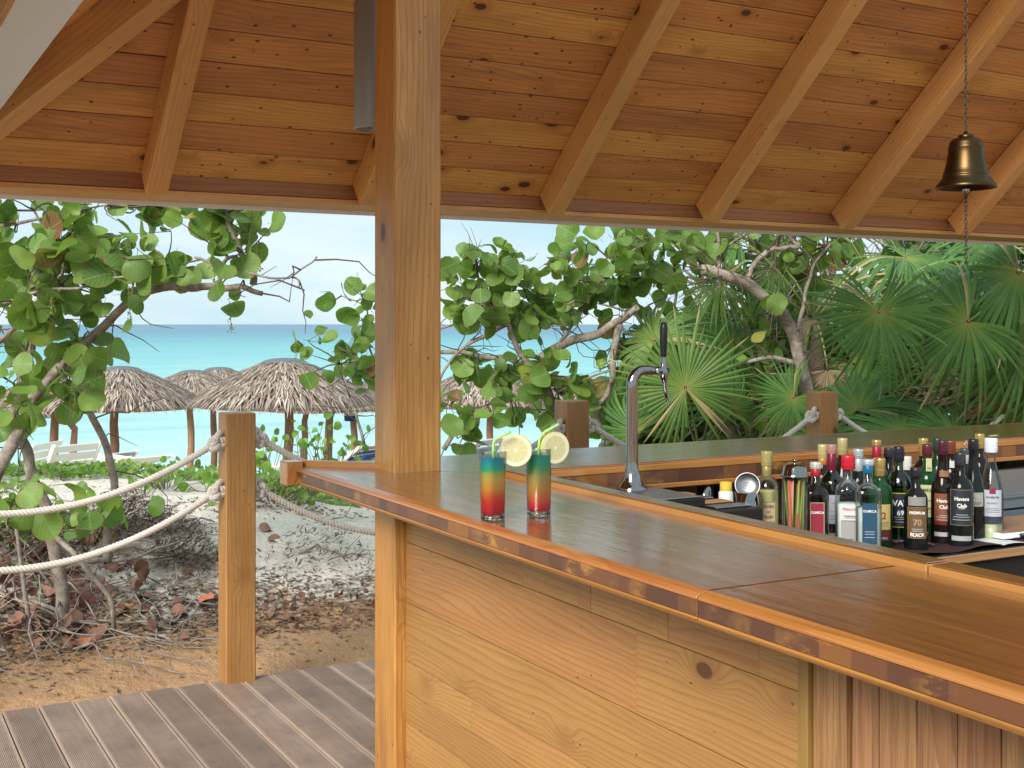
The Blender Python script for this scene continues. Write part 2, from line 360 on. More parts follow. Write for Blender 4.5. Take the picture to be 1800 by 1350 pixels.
def seamat():
    b = NT('turquoise sea'); p = b.pos(); x, y, z = b.xyz(p)
    d = b.math('SQRT', b.math('ADD', b.math('MULTIPLY', x, x), b.math('MULTIPLY', y, y)))
    lg = b.math('LOGARITHM', d, 10)
    lg = b.math('ADD', lg, b.math('MULTIPLY', b.math('SUBTRACT', b.noise(b.vmul(p, (.4, 1, 1)), .02, 4, .6), .5), .10))
    c = b.ramp(b.mr(lg, 1.5, 3.6), [(0, (.45, .68, .63)), (.14, (.37, .64, .61)), (.26, (.25, .56, .55)), (.36, (.17, .48, .50)), (.46, (.10, .38, .43)), (.56, (.065, .26, .345)), (.66, (.07, .20, .30)), (1, (.085, .18, .28))])
    wv = b.noise(b.vmul(p, (.35, 1.1, 1)), .9, 6, .65); wv2 = b.noise(b.vmul(p, (.3, 1, 1)), .12, 4, .6)
    st_ = b.noise(b.vmul(p, (.012, .16, 1)), 1, 5, .65)
    c = b.mix(b.mr(wv2, .50, .66, 0, .3), c, (.03, .30, .36)); c = b.mix(b.mr(st_, .50, .68, 0, .38), c, (.05, .30, .38)); c = b.mix(b.mr(wv, .55, .75, 0, .25), c, (.75, .85, .82))
    n = b.bump(b.math('ADD', wv, b.math('MULTIPLY', wv2, 2)), .16, .8)
    return b.end(b.pbr(c, .35, n, Specular_IOR_Level=.22))
M_sea = seamat()
def metal(name, col, rough=.2, **k):
    b = NT(name); n = b.noise(b.obj(), 30, 4, .6)
    return b.end(b.pbr(col, b.math('ADD', rough*.7, b.math('MULTIPLY', n, rough*.6)), None, Metallic=1.0, **k))
M_steel = metal('polished steel', (.27, .265, .26), .09)
M_steel_d = metal('dull steel', (.40, .40, .41), .32)
M_str = metal('brushed strainer steel', (.30, .30, .31), .38)
M_brass = metal('aged brass', (.075, .046, .020), .34)
M_chain = metal('dark chain metal', (.10, .075, .05), .45)
M_gold = metal('gold foil', (.62, .43, .16), .3)
M_black = simple('black plastic', (.010, .010, .010), .35, Specular_IOR_Level=.3)
M_grey = simple('grey painted metal', (.33, .37, .37), .5, .05, Metallic=.4)
M_dark = simple('dark cabinet', (.013, .012, .012), .5, .3, 6, Specular_IOR_Level=.25)
M_rope = None
def ropemat():
    b = NT('cotton rope'); p = b.pos(); n = b.noise(p, 60, 4, .6); n2 = b.noise(p, 420, 2, .6)
    c = b.mix(n, (.56, .50, .43), (.80, .75, .68))
    return b.end(b.pbr(c, .9, b.bump(n2, .0015, .8)))
M_rope = ropemat()
M_white = simple('white paint', (.80, .90, .98), .5, .04, 3)
M_cream = simple('white plastic lounger', (.78, .76, .68), .4, .04)
M_blue = simple('navy blue towel', (.012, .03, .16), .85)
def glass(name, col, rough=0.0, ior=1.5):
    b = NT(name); return b.end(b.pbr(col, rough, None, Transmission_Weight=1.0, IOR=ior))
def thin(name, tint, ior=1.45):
    b = NT(name); f = b.n('ShaderNodeFresnel'); f.inputs[0].default_value = ior
    t_ = b.n('ShaderNodeBsdfTransparent'); b.set(t_.inputs[0], (*tint, 1)); g_ = b.n('ShaderNodeBsdfGlossy'); g_.inputs['Roughness'].default_value = .02
    m = b.n('ShaderNodeMixShader'); b.t.links.new(b.math('MINIMUM', b.math('MULTIPLY', f.outputs[0], 1.4), .8), m.inputs[0]); b.t.links.new(t_.outputs[0], m.inputs[1]); b.t.links.new(g_.outputs[0], m.inputs[2])
    return b.end(m.outputs[0])
G_solid = glass('solid glass base', (.95, .98, .97))
G_clear = thin('clear glass', (.93, .96, .95))
G_green = thin('green glass', (.22, .50, .16), 1.6)
G_brown = simple('dark bottle glass', (.012, .007, .005), .04, .1, Specular_IOR_Level=.3)
G_black = simple('black bottle glass', (.008, .009, .009), .04, .1, Specular_IOR_Level=.3)
G_grnblk = simple('bottle green glass', (.008, .045, .014), .04, .1, Specular_IOR_Level=.3)
def thatchmat():
    b = NT('palm thatch'); r = b.island(); c = b.ramp(r, [(0, (.13, .092, .07)), (.4, (.29, .225, .175)), (.8, (.43, .35, .285)), (1, (.56, .48, .41))])
    return b.end(b.pbr(c, .9))
M_thatch = thatchmat()
M_pole = wood('palapa pole', (.36, .20, .12), (.22, .105, .055), freq=40, warp=3, kscale=3, ksize=.03, small=.0, rough=.8, fibre=.5)

# ------------------------------------------------------------------ ground, sea, deck
def smooth(a, b, x): t = max(0, min(1, (x-a)/(b-a))); return t*t*(3-2*t)
PROF = [(-60, -.5), (-4, -.35), (5.0, -.12), (5.6, -.07), (6.15, -.02), (6.5, .06), (7.2, .19), (8.2, .27), (9.5, .26), (10.8, .22), (12.2, .10), (16, -.85), (22, -2.05), (34, -2.66), (44, -3.2), (60, -5), (200, -9)]
def gz(x, y):
    if y <= PROF[0][0]: z = PROF[0][1]
    else:
        z = PROF[-1][1]
        for (a, za), (b, zb) in zip(PROF, PROF[1:]):
            if y <= b:
                z = za+(zb-za)*(y-a)/(b-a); break
    amp = smooth(5.2, 7.0, y)*(.10 if y < 14 else .15)
    z += amp*(noise.noise(Vector((x*.55, y*.55, 1.3)))+.45*noise.noise(Vector((x*1.9, y*1.9, 4.3))))
    z += .025*smooth(5.0, 5.8, y)*noise.noise(Vector((x*4.5, y*4.5, 9.3)))
    z += .35*math.exp(-((x-.2)**2/1.6+(y-7.6)**2/1.2))*1.0 if y > 5.6 else 0
    if x > 2.2: z -= .25*smooth(2.2, 4, x)*smooth(7, 10, y)*(1-smooth(13, 20, y))
    return z
def grid(name, xs, ys, mat):
    v = [(x, y, gz(x, y)) for y in ys for x in xs]; nx = len(xs)
    f = [(j*nx+i, j*nx+i+1, (j+1)*nx+i+1, (j+1)*nx+i) for j in range(len(ys)-1) for i in range(nx-1)]
    me = bpy.data.meshes.new(name); me.from_pydata(v, [], f); me.materials.append(mat)
    me.polygons.foreach_set('use_smooth', [True]*len(f)); me.update(); return link(name, me)
xs = [-400, -150, -60, -30, -15, -9, -6]+[-4+i*.09 for i in range(150)]+[9.6+i*.5 for i in range(20)]+[21, 24, 28, 35, 50, 90, 200, 500]
ys = [-400, -120, -40, -15, -6, 0, 3, 4.6]+[5.0+i*.07 for i in range(115)]+[13.1+i*.25 for i in range(40)]+[23.5+i for i in range(22)]+[50, 60, 100, 200]
tag(grid('sand', xs, ys, M_sand), kind='structure')
sea = MB(); sx = [-30000, -3000, -600, -100, 100, 600, 3000, 30000]; sy = [26, 60, 150, 400, 1200, 5000, 36000]
sea.add([(x, y, -2.62) for y in sy for x in sx], [(j*8+i, j*8+i+1, (j+1)*8+i+1, (j+1)*8+i) for j in range(6) for i in range(7)])
tag(sea.build('sea', M_sea), kind='structure')

deck = empty('deck', (0, 0, 0), kind='structure')
DE = 5.27
boards = {}
i = 0; x = -2.6
while x < 8.0:
    lo, hi = x+.0025, x+.1355
    top = MB(); hy = (DE+3)/2
    top.box((0, 0, 0), (hy+R.uniform(-.004, .004), .0665, .0125))
    M = Matrix.Translation((x+.069, (DE-3)/2, -.0125+R.uniform(-.0015, .0015))) @ Matrix.Rotation(rad(90), 4, 'Z')
    o = top.build('deck_board', W_deck, deck, M, .002)
    x += .138; i += 1
boxo('joist', deck, (-2.6, DE-.10, -.16), (8, DE-.05, -.027), W_fence, 'x', 0)
boxo('joist', deck, (-2.6, -1.2, -.16), (8, -1.1, -.027), W_fence, 'x', 0)

# ------------------------------------------------------------------ roof
TZ = .87; TH = math.atan(TZ); ct, st = math.cos(TH), math.sin(TH)
EZ = EYE+.576; EYI = 4.80; XC = .20
roof = empty('pavilion_roof', (XC, EYI, EYE+.5155), 'knotty pine pavilion roof with sloping rafters above the bar', 'roof')
def rp(o):   # parent with the roof's own offset taken out
    o.parent = roof; o.matrix_parent_inverse = Matrix.Translation((-XC, -EYI, -(EYE+.5155))); return o
def mk(fn, *a, **k): return rp(fn(a[0], None, *a[1:], **k))
W = .14
exm, eym = Vector((1, 0, 0)), Vector((0, -ct, st))
for k in range(18):
    s0, s1 = k*W+.0022, (k+1)*W-.0022
    h0, h1 = XC+s0*ct, XC+s1*ct           # hip line
    cuts = [None]+([R.uniform(2.2, 3.4)+R.choice([0, .9, 1.8, 3.0])] if R.random() < .5 else [])+[9.6]
    a = None
    for j in range(len(cuts)-1):
        xa0 = h0 if cuts[j] is None else cuts[j]+.001; xa1 = h1 if cuts[j] is None else cuts[j]+.001
        xb = cuts[j+1]-.001
        z = R.uniform(0, .0025)
        org = Vector((xa0, EYI, EZ))+eym*s0
        nrm = eym.cross(exm)
        mk(polyo, 'plank', org+nrm*(z+.018), exm, eym, [(0, 0), (xb-xa0, 0), (xb-xa0, s1-s0), (xa1-xa0, s1-s0)], .018, W_roof, bev=.0015)
exl, eyl = Vector((0, -1, 0)), Vector((ct, 0, st))
for k in range(14):
    s0, s1 = k*W+.0022, (k+1)*W-.0022
    org = Vector((XC, EYI-s0*ct, EZ))+eyl*s0
    mk(polyo, 'plank', Vector((XC, 0, EZ))+eyl*s0+Vector((0, EYI-s0*ct, 0)), exl, -eyl if False else eyl, [(0, 0), (EYI-s0*ct-2.4, 0), (EYI-s0*ct-2.4, s1-s0), ((s1-s0)*ct, s1-s0)], .018, W_roof, bev=.0015)
# roof covering over the boards
mb = MB(); u = .03
A = Vector((XC-.08, EYI+.08, EZ-.08*TZ+u)); B = Vector((10, EYI+.08, EZ-.08*TZ+u)); s = 2.56*ct
C_ = Vector((10, EYI-s, EZ+2.56*st+u)); D_ = Vector((XC+s, EYI-s, EZ+2.56*st+u)); A2 = Vector((XC-.08, 2.35, EZ-.08*TZ+u)); D2 = Vector((XC+s, 2.35, EZ+2.56*st+u))
up = Vector((0, 0, .03)); pts = [A, B, C_, D_, A2, D2]
mb.add(pts+[p+up for p in pts], [(0, 1, 2, 3), (0, 3, 5, 4), (6, 9, 8, 7), (6, 10, 11, 9), (0, 6, 7, 1), (1, 7, 8, 2), (2, 8, 9, 3), (4, 10, 6, 0), (5, 11, 10, 4), (3, 9, 11, 5)])
rp(mb.build('roof_covering', W_beam))
# rafters (square cut ends)
RD = .125
nrm = eym.cross(exm)
for X in (1.057, 1.92, 2.82, 3.70, 4.58, 5.44, 6.31, 7.2, 8.1):
    hw = .041; smax = min(2.5, (X-XC)/ct-.02) if X < 2.8 else 2.5
    org = Vector((X, EYI, EZ))+eym*(smax/2+.012)-nrm*(RD/2+.001)
    M = Matrix((eym, nrm.cross(eym), nrm)).transposed().to_4x4(); M.translation = org
    mb = MB(); mb.box((0, 0, 0), (smax/2, hw, RD/2)); rp(mb.build('rafter', W_rafter, None, M, .004))
# hip rafter
hd = Vector((1, -1, TZ)).normalized(); hs = Vector((1, 1, 0)).normalized(); hn = hd.cross(Vector((hd.y, -hd.x, 0)).normalized())
if hn.z < 0: hn = -hn
L = 3.0; org = Vector((XC, EYI, EZ))+hd*(L/2+.02)-hn*.075
M = Matrix((hd, hn.cross(hd), hn)).transposed().to_4x4(); M.translation = org
mb = MB(); mb.box((0, 0, 0), (L/2, .05, .068)); rp(mb.build('hip_rafter', W_rafter, None, M, .004))
# eave boards: inner beam face, flat soffit board, thin white drip edge
zb = EYE+.5155
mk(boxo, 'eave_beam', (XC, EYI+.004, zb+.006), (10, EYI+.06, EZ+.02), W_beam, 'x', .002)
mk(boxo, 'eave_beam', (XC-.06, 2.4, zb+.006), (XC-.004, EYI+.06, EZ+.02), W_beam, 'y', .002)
mk(boxo, 'soffit_board', (XC-.28, EYI-.004, zb-.016), (10, EYI+.25, zb+.004), W_rafter, 'x', .002)
mk(boxo, 'soffit_board', (XC-.28, 2.4, zb-.016), (XC+.004, EYI-.008, zb+.004), W_rafter, 'y', .002)
mk(boxo, 'drip_edge', (XC-.30, EYI+.252, zb-.034), (10, EYI+.262, zb+.12), M_white, 'x', .001)
mk(boxo, 'drip_edge', (XC-.30, 2.4, zb-.03), (XC-.282, EYI+.25, zb+.12), M_white, 'y', .001)

wp = empty('white_soffit', (.2, 3, EYE+.69), 'smooth white painted soffit panel hanging below the roof corner, upper left', 'soffit')
mb = MB(); mb.box((0, 0, .035), (.245, 1.06, .035)); mb.build('panel', M_white, wp, None, .004)
wp.location = (.215, 3.36, EYE+.69)

# pendant lamp
lp = P(652, 228, 3.95); lz = lp.z
lamp = empty('pendant_lamp', (lp.x, lp.y, lz), 'long grey cylinder pendant lamp hanging beside the roof post', 'lamp')
mb = MB(); mb.lathe([(.001, .415), (.050, .415), (.055, .41), (.055, .004), (.054, 0), (.050, 0), (.049, .02)], 40); mb.build('lamp_housing', M_grey, lamp)
mb = MB(); mb.lathe([(.049, .012), (.042, .02), (.02, .05), (.001, .055)], 32); mb.build('reflector', M_steel, lamp)
mb = MB(); mb.tube([(0, 0, .415), (0, 0, 1.0)], .005, 8); mb.build('rod', M_grey, lamp)

# ------------------------------------------------------------------ roof post
post = empty('roof_post', (1.516, 3.408, 0), 'tall square varnished timber post standing through the bar corner', 'post')
mb = MB(); mb.box((0, 0, 0), (1.72, .0775, .0765)); mb.build('shaft', W_post, post, Matrix.Translation((0, 0, 1.72)) @ Matrix(((0, 0, -1), (0, 1, 0), (1, 0, 0))).to_4x4(), .005)

# ------------------------------------------------------------------ bar
bar = empty('bar_counter', (1.25, 2, 0), 'L-shaped wooden bar with glossy brown top and pine front', 'bar')
def bp(o): o.parent = bar; o.matrix_parent_inverse = Matrix.Translation((-1.25, -2, 0)); return o
def bk(fn, *a, **k): return bp(fn(a[0], None, *a[1:], **k))
TOP = 1.11; X0, XL, XI = 1.262, 1.690, 1.750; YB, YL, YO = 3.105, 3.165, 3.68
xm, ym = 1.0, 0
def slab(name, poly, z0, th, mat, along):
    ex = (0, 1, 0) if along == 'y' else (1, 0, 0); ey = (-1, 0, 0) if along == 'y' else (0, 1, 0)
    q = [((y if along == 'y' else x), (-x if along == 'y' else y)) for x, y in poly]
    return bk(polyo, name, (0, 0, z0), ex, ey, q, th, mat, bev=0 if name == 'countertop' else .002)
MY = 3.64
# front arm tops (two slabs), back arm top, mitred at the corner around the post
slab('countertop', [(X0, 1.618), (XL-.001, 1.618), (XL-.001, 3.19), (X0, MY-.018)], TOP-.045, .045, W_top, 'y')
slab('countertop', [(X0, .05), (XL-.001, .05), (XL-.001, 1.610), (X0, 1.610)], TOP-.045, .045, W_top, 'y')
slab('countertop', [(X0, MY-.012), (XL+.003, 3.194), (XL+.003, YL+.002), (7.0, YL+.002), (7.0, YO), (X0, YO)], TOP-.045, .045, W_top, 'x')
slab('groove_filler', [(X0+.01, .06), (XL+.04, .06), (XL+.04, YL+.03), (6.9, YL+.03), (6.9, YO-.02), (X0+.01, YO-.02)], TOP-.05, .042, M_dark, 'y')
# raised lips on the inner edges
lz0 = TOP-.045
slab('lip', [(XL, 1.545), (XI, 1.545), (XI, YB), (XL, YL-.003)], lz0, .058, W_edge, 'y')
slab('lip', [(XL, .05), (XI, .05), (XI, 1.541), (XL, 1.541)], lz0, .057, W_edge, 'y')
slab('lip', [(XL+.004, YL), (XI+.003, YB), (7.0, YB), (7.0, YL)], lz0, .057, W_edge, 'x')
# lip tops carry the weathered top finish
slab('lip_top', [(XL+.006, 1.548), (XI-.002, 1.548), (XI-.002, YB+.0), (XL+.006, YL-.006)], lz0+.058, .003, W_top, 'y')
slab('lip_top', [(XL+.006, .06), (XI-.002, .06), (XI-.002, 1.538), (XL+.006, 1.538)], lz0+.057, .003, W_top, 'y')
slab('lip_top', [(XL+.012, YL-.004), (XI+.005, YB+.002), (6.99, YB+.002), (6.99, YL-.004)], lz0+.057, .003, W_top, 'x')
# outer edge moulding on the front arm: top bead, worn face, bottom bead; split at the joint
def moulding(y0, y1):
    prof_t = [(0, 0), (-.018, -.004), (-.025, -.009), (-.025, -.0145), (0, -.0145)]
    for nm, pr, mt in (('edge_bead', prof_t, W_edge), ('edge_face', [(0, -.0147), (-.0235, -.0147), (-.0235, -.0425), (0, -.0425)], W_face), ('edge_bead', [(0, -.0427), (-.025, -.0427), (-.025, -.047), (-.018, -.055), (0, -.055)], W_edge)):
        n = len(pr); mb = MB(); c = (y0+y1)/2; h = (y1-y0)/2
        vs = [(-h, -a, b_) for a, b_ in pr]+[(h, -a, b_) for a, b_ in pr]
        mb.add(vs, [list(range(n)), list(range(n, 2*n))[::-1]]+[(i, n+i, n+(i+1) % n, (i+1) % n) for i in range(n)])
        M = Matrix.Translation((X0-.001, c, TOP+.001)) @ Matrix.Rotation(rad(90), 4, 'Z')
        bp(mb.build(nm, mt, None, M, .0012))
moulding(1.6145, MY-.02); moulding(.05, 1.6115)
# corner end block and diagonal batten up to the post
bk(boxo, 'end_block', (X0-.055, MY-.018, TOP-.058), (X0-.002, YO+.012, TOP+.016), W_edge, 'y', .003)
d = Vector((1.46-X0, 3.43-MY, 0)); L = d.length; d.normalize(); nn = Vector((-d.y, d.x, 0))
c = (Vector((X0, MY, 0))+Vector((1.46, 3.43, 0)))/2+nn*.014
M = Matrix((d, nn, Vector((0, 0, 1)))).transposed().to_4x4(); M.translation = (c.x, c.y, TOP+.007)
mb = MB(); mb.box((0, 0, 0), (L/2, .014, .010)); bp(mb.build('batten', W_edge, None, M, .002))
bk(boxo, 'edge_bead', (X0, YO+.002, TOP-.05), (7.0, YO+.026, TOP-.001), W_edge, 'x', .006)
# inner face of the back arm
bk(boxo, 'edge_face', (XI+.004, YB-.012, TOP-.052), (7.0, YB-.0015, TOP-.012), W_face, 'x', .001)
bk(boxo, 'edge_bead', (XI+.004, YB-.016, TOP-.068), (7.0, YB-.002, TOP-.0525), W_edge, 'x', .002)
bk(boxo, 'edge_bead', (XI+.004, YB-.014, TOP-.0115), (7.0, YB-.002, TOP+.008), W_edge, 'x', .002)
# pine front: horizontal boards
XP = 1.473
zc = [0.02, .092, .268, .372, .465, .555, .728, .906, 1.063]
cuts = {7: [1.629, 1.74, 2.02, 2.075, 2.31, 2.36, 2.62, 2.72, 3.325], 6: [1.629, 2.133, 3.325], 5: [1.629, 3.325], 4: [1.629, 2.9, 3.325], 3: [1.629, 2.55, 3.325], 2: [1.629, 2.35, 3.325], 1: [1.629, 3.325], 0: [1.629, 3.325]}
for r_ in range(8):
    for a, b_ in zip(cuts[r_], cuts[r_][1:]):
        bk(boxo, 'front_board', (XP+R.uniform(0, .0012), a+.0006, zc[r_]+.0008), (XP+.02, b_-.0006, zc[r_+1]-.0008), W_panel, 'y', .001)
bk(boxo, 'corner_trim', (XP-.008, 1.603, 0.0), (XP+.02, 1.628, 1.06), W_trim, 'z', .002)
yv = [1.602, 1.5205, 1.506, 1.448, 1.369, 1.2895, 1.2105]
while yv[-1] > .1: yv.append(yv[-1]-.079)
for i, (a, b_) in enumerate(zip(yv, yv[1:])):
    dx = .012 if i == 1 else R.uniform(0, .0015)
    bk(boxo, 'vertical_board', (XP+.002+dx, b_+.0011, .01), (XP+.02, a-.0011, 1.06), W_brown, 'z', .0015)
bk(boxo, 'carcass', (XP+.022, .06, .01), (XI-.03, 3.32, 1.06), M_dark, 'y', 0)
bk(boxo, 'rear_panel', (XI-.03, 3.34, .01), (7.0, 3.44, 1.058), simple('beige back panel', (.34, .27, .16), .6, .3, 5), 'x', 0)
bk(boxo, 'kick_board', (XP+.004, .06, 0), (XP+.02, 3.32, .019), W_panel, 'y', 0)

# back worktop with fridge under it
WT = EYE-.69
unit = empty('back_worktop', (3.5, 2.95, 0), 'black glossy worktop on dark fridge cabinets behind the bar', 'worktop')
def up_(o): o.parent = unit; o.matrix_parent_inverse = Matrix.Translation((-3.5, -2.95, 0)); return o
M_wt = simple('glossy black stone', (.008, .008, .008), .12, .2, Specular_IOR_Level=.35)
up_(boxo('worktop', None, (XI+.012, 2.57, WT-.035), (6.9, 3.335, WT), M_wt, 'x', .003))
up_(boxo('front_strip', None, (XI+.012, 2.562, WT-.028), (6.9, 2.5695, WT-.002), W_brown, 'x', .002))
up_(boxo('cabinet', None, (XI+.012, 2.62, .08), (6.9, 3.33, WT-.036), M_dark, 'x', 0))
up_(boxo('apron', None, (XI+.012, 2.59, WT-.145), (6.9, 2.617, WT-.038), M_dark, 'x', .003))
x = 2.05
while x < 6.4:
    dr = up_(boxo('fridge_door', None, (x, 2.596, .12), (x+.52, 2.617, WT-.155), M_black, 'x', .004))
    mb = MB(); mb.tube([(0, 0, 0), (0, -.03, 0), (.18, -.03, 0), (.18, 0, 0)], .005, 8)
    h = mb.build('handle', M_steel, dr, Matrix.Translation((-.09, -.012, .24)))
    x += .53
boxs = [(2.02, 2.36, 2.72, 3.03, .13, .205)]
# drip tray platforms
tray = empty('drip_tray', (2.2, 2.85, WT), 'stepped dark drip tray with a perforated steel top under the beer tap', 'drip tray')
def trp(o): o.parent = tray; o.matrix_parent_inverse = Matrix.Translation((-2.2, -2.85, -WT)); return o
tz = EYE-.482
trp(boxo('tray_body', None, (XI+.02, 2.74, tz-.030), (2.13, 3.05, tz-.004), M_dark, 'x', .003))
trp(boxo('tray_body', None, (XI+.02, 2.66, tz-.075), (2.27, 3.055, tz-.032), M_dark, 'x', .003))
trp(boxo('tray_foot', None, (XI+.03, 2.68, WT+.001), (2.22, 3.03, tz-.077), M_dark, 'x', .002))
g = boxo('grille', None, (XI+.03, 2.75, tz-.003), (2.12, 3.04, tz), M_steel_d, 'x', .001); trp(g)
mb = MB()
for i in range(17):
    for j in range(9): mb.lathe([(.0001, .0006), (.003, .0006)], 6, c=(1.79+i*.019, 2.765+j*.018, tz))
trp(mb.build('drain_holes', M_black))
for k in range(4):
    yk = 2.70+k*.085
    trp(boxo('rail', None, (2.135, yk, tz-.031), (2.26, yk+.05, tz-.027), [M_steel_d, W_brown][k % 2], 'x', .001))

# ------------------------------------------------------------------ beer tap
tp = Vector((2.035, 2.965, tz))
tap = empty('beer_tap', tp, 'chrome swan-neck beer tap with a black handle behind the bar', 'tap')
mb = MB(); mb.lathe([(.045, 0), (.045, .005), (.036, .012), (.027, .028), (.0205, .052), (.018, .08), (.0172, .13)], 32)
pts = [(0, 0, .13+i*.02) for i in range(9)]
for i in range(13):
    a = rad(90*i/12); pts.append((.042*(1-math.cos(a)), 0, .305+.042*math.sin(a)))
pts.append((.055, 0, .347))
rs = [.0172]*9+[.0172-.003*i/12 for i in range(13)]+[.0142]
mb.tube(pts, rs, 28); mb.build('column', M_steel, tap)
mb = MB(); mb.tube([(.05, 0, .347), (.056, 0, .347), (.058, 0, .347), (.075, 0, .345), (.077, 0, .345), (.083, 0, .345), (.083, 0, .345), (.118, 0, .343)], [.010, .010, .013, .013, .009, .009, .011, .010], 20)
mb.tube([(.113, 0, .385), (.113, 0, .372), (.112, 0, .36), (.113, 0, .345), (.114, 0, .33), (.116, 0, .315), (.118, 0, .308)], [.006, .008, .009, .0135, .013, .009, .0075], 20)
mb.tube([(.118, -.012, .345), (.118, .012, .345)], .008, 14); mb.tube([(.12, 0, .343), (.133, 0, .345)], [.009, .006], 12)
mb.build('faucet', M_steel, tap)
mb = MB(); mb.tube([(.117, 0, .31), (.120, 0, .285), (.126, 0, .262), (.132, 0, .248)], [.0075, .0065, .0055, .0055], 16); mb.build('spout', M_steel, tap)
mb = MB(); mb.tube([(.113, 0, .385), (.113, 0, .39), (.113, 0, .43), (.114, 0, .47), (.114, 0, .485), (.114, 0, .489)], [.0085, .0095, .0115, .0115, .0095, .004], 20); mb.build('handle', M_black, tap)

# ------------------------------------------------------------------ text helper
def textmesh(s, size, align='CENTER', bold=0.0):
    cu = bpy.data.curves.new('t', 'FONT'); cu.body = s; cu.size = size; cu.align_x = align; cu.align_y = 'CENTER'; cu.offset = bold*size; cu.resolution_u = 3
    o = bpy.data.objects.new('t', cu); COL.objects.link(o)
    dg = bpy.context.evaluated_depsgraph_get(); me = bpy.data.meshes.new_from_object(o.evaluated_get(dg))
    bpy.data.objects.remove(o); bpy.data.curves.remove(cu); return me
FLAT = {}
def flat(col, rough=.55, metal_=0):
    k = (col, rough, metal_)
    if k not in FLAT: FLAT[k] = simple('print %d' % len(FLAT), col, rough, .06, 40, Metallic=metal_)
    return FLAT[k]
def wraptext(parent, s, size, r, z, ang, col, bold=0.02, sx=1, sy=1, curve=0, flatface=False):
    me = textmesh(s, size, bold=bold)
    for v in me.vertices:
        x, y = v.co.x, v.co.y
        if flatface: v.co = (x, -r, z+y+curve*x*x)
        else:
            a = x/r; v.co = (r*math.sin(a), -r*math.cos(a), z+y+curve*x*x)
    me.materials.clear(); me.materials.append(flat(col)); me.update()
    o = link('lettering', me, parent, Matrix.Rotation(ang, 4, 'Z')); return o
def label(parent, r, z0, z1, half, ang, col, flatface=False, border=None, name='label'):
    """curved paper label; half = half width in metres"""
    mb = MB(); n = 10
    H_ = z1-z0
    for dr, e, c_ in ((0, 0, 0), ):
        vs = []
        for j, z in enumerate((z0, z1)):
            for i in range(n+1):
                q = -half+2*half*i/n
                vs.append((q, -r, z) if flatface else (r*math.sin(q/r), -r*math.cos(q/r), z))
        mb.add(vs, [(i, i+1, n+2+i, n+1+i) for i in range(n)], 0, True)
    if border is not None:
        e = .0025; vs = []; rr = r+.0002
        for z in (z0+e, z1-e):
            for i in range(n+1):
                q = -(half-e)+2*(half-e)*i/n
                vs.append((q, -rr, z) if flatface else (rr*math.sin(q/rr), -rr*math.cos(q/rr), z))
        mb.add(vs, [(i, i+1, n+2+i, n+1+i) for i in range(n)], 1, True)
    if H_ > .03:                     # rows of fine print too small to read
        for q_ in (.16, .24, .30):
            vs = []; rr = r+.0004; hw = half*R.uniform(.45, .8); zc_ = z0+H_*q_
            for z in (zc_-.0006, zc_+.0006):
                for i in range(n+1):
                    q = -hw+2*hw*i/n
                    vs.append((q, -rr, z) if flatface else (rr*math.sin(q/rr), -rr*math.cos(q/rr), z))
            mb.add(vs, [(i, i+1, n+2+i, n+1+i) for i in range(n)], 2, True)
    if border is None: border = col
    return mb.build(name, [flat(col), flat(border), flat(tuple(.25+.3*(1 if sum(border) < .9 else -.7) for _ in col))] if 1 else [flat(col)]+([flat(border)] if border is not None else []), parent, Matrix.Rotation(ang, 4, 'Z'))

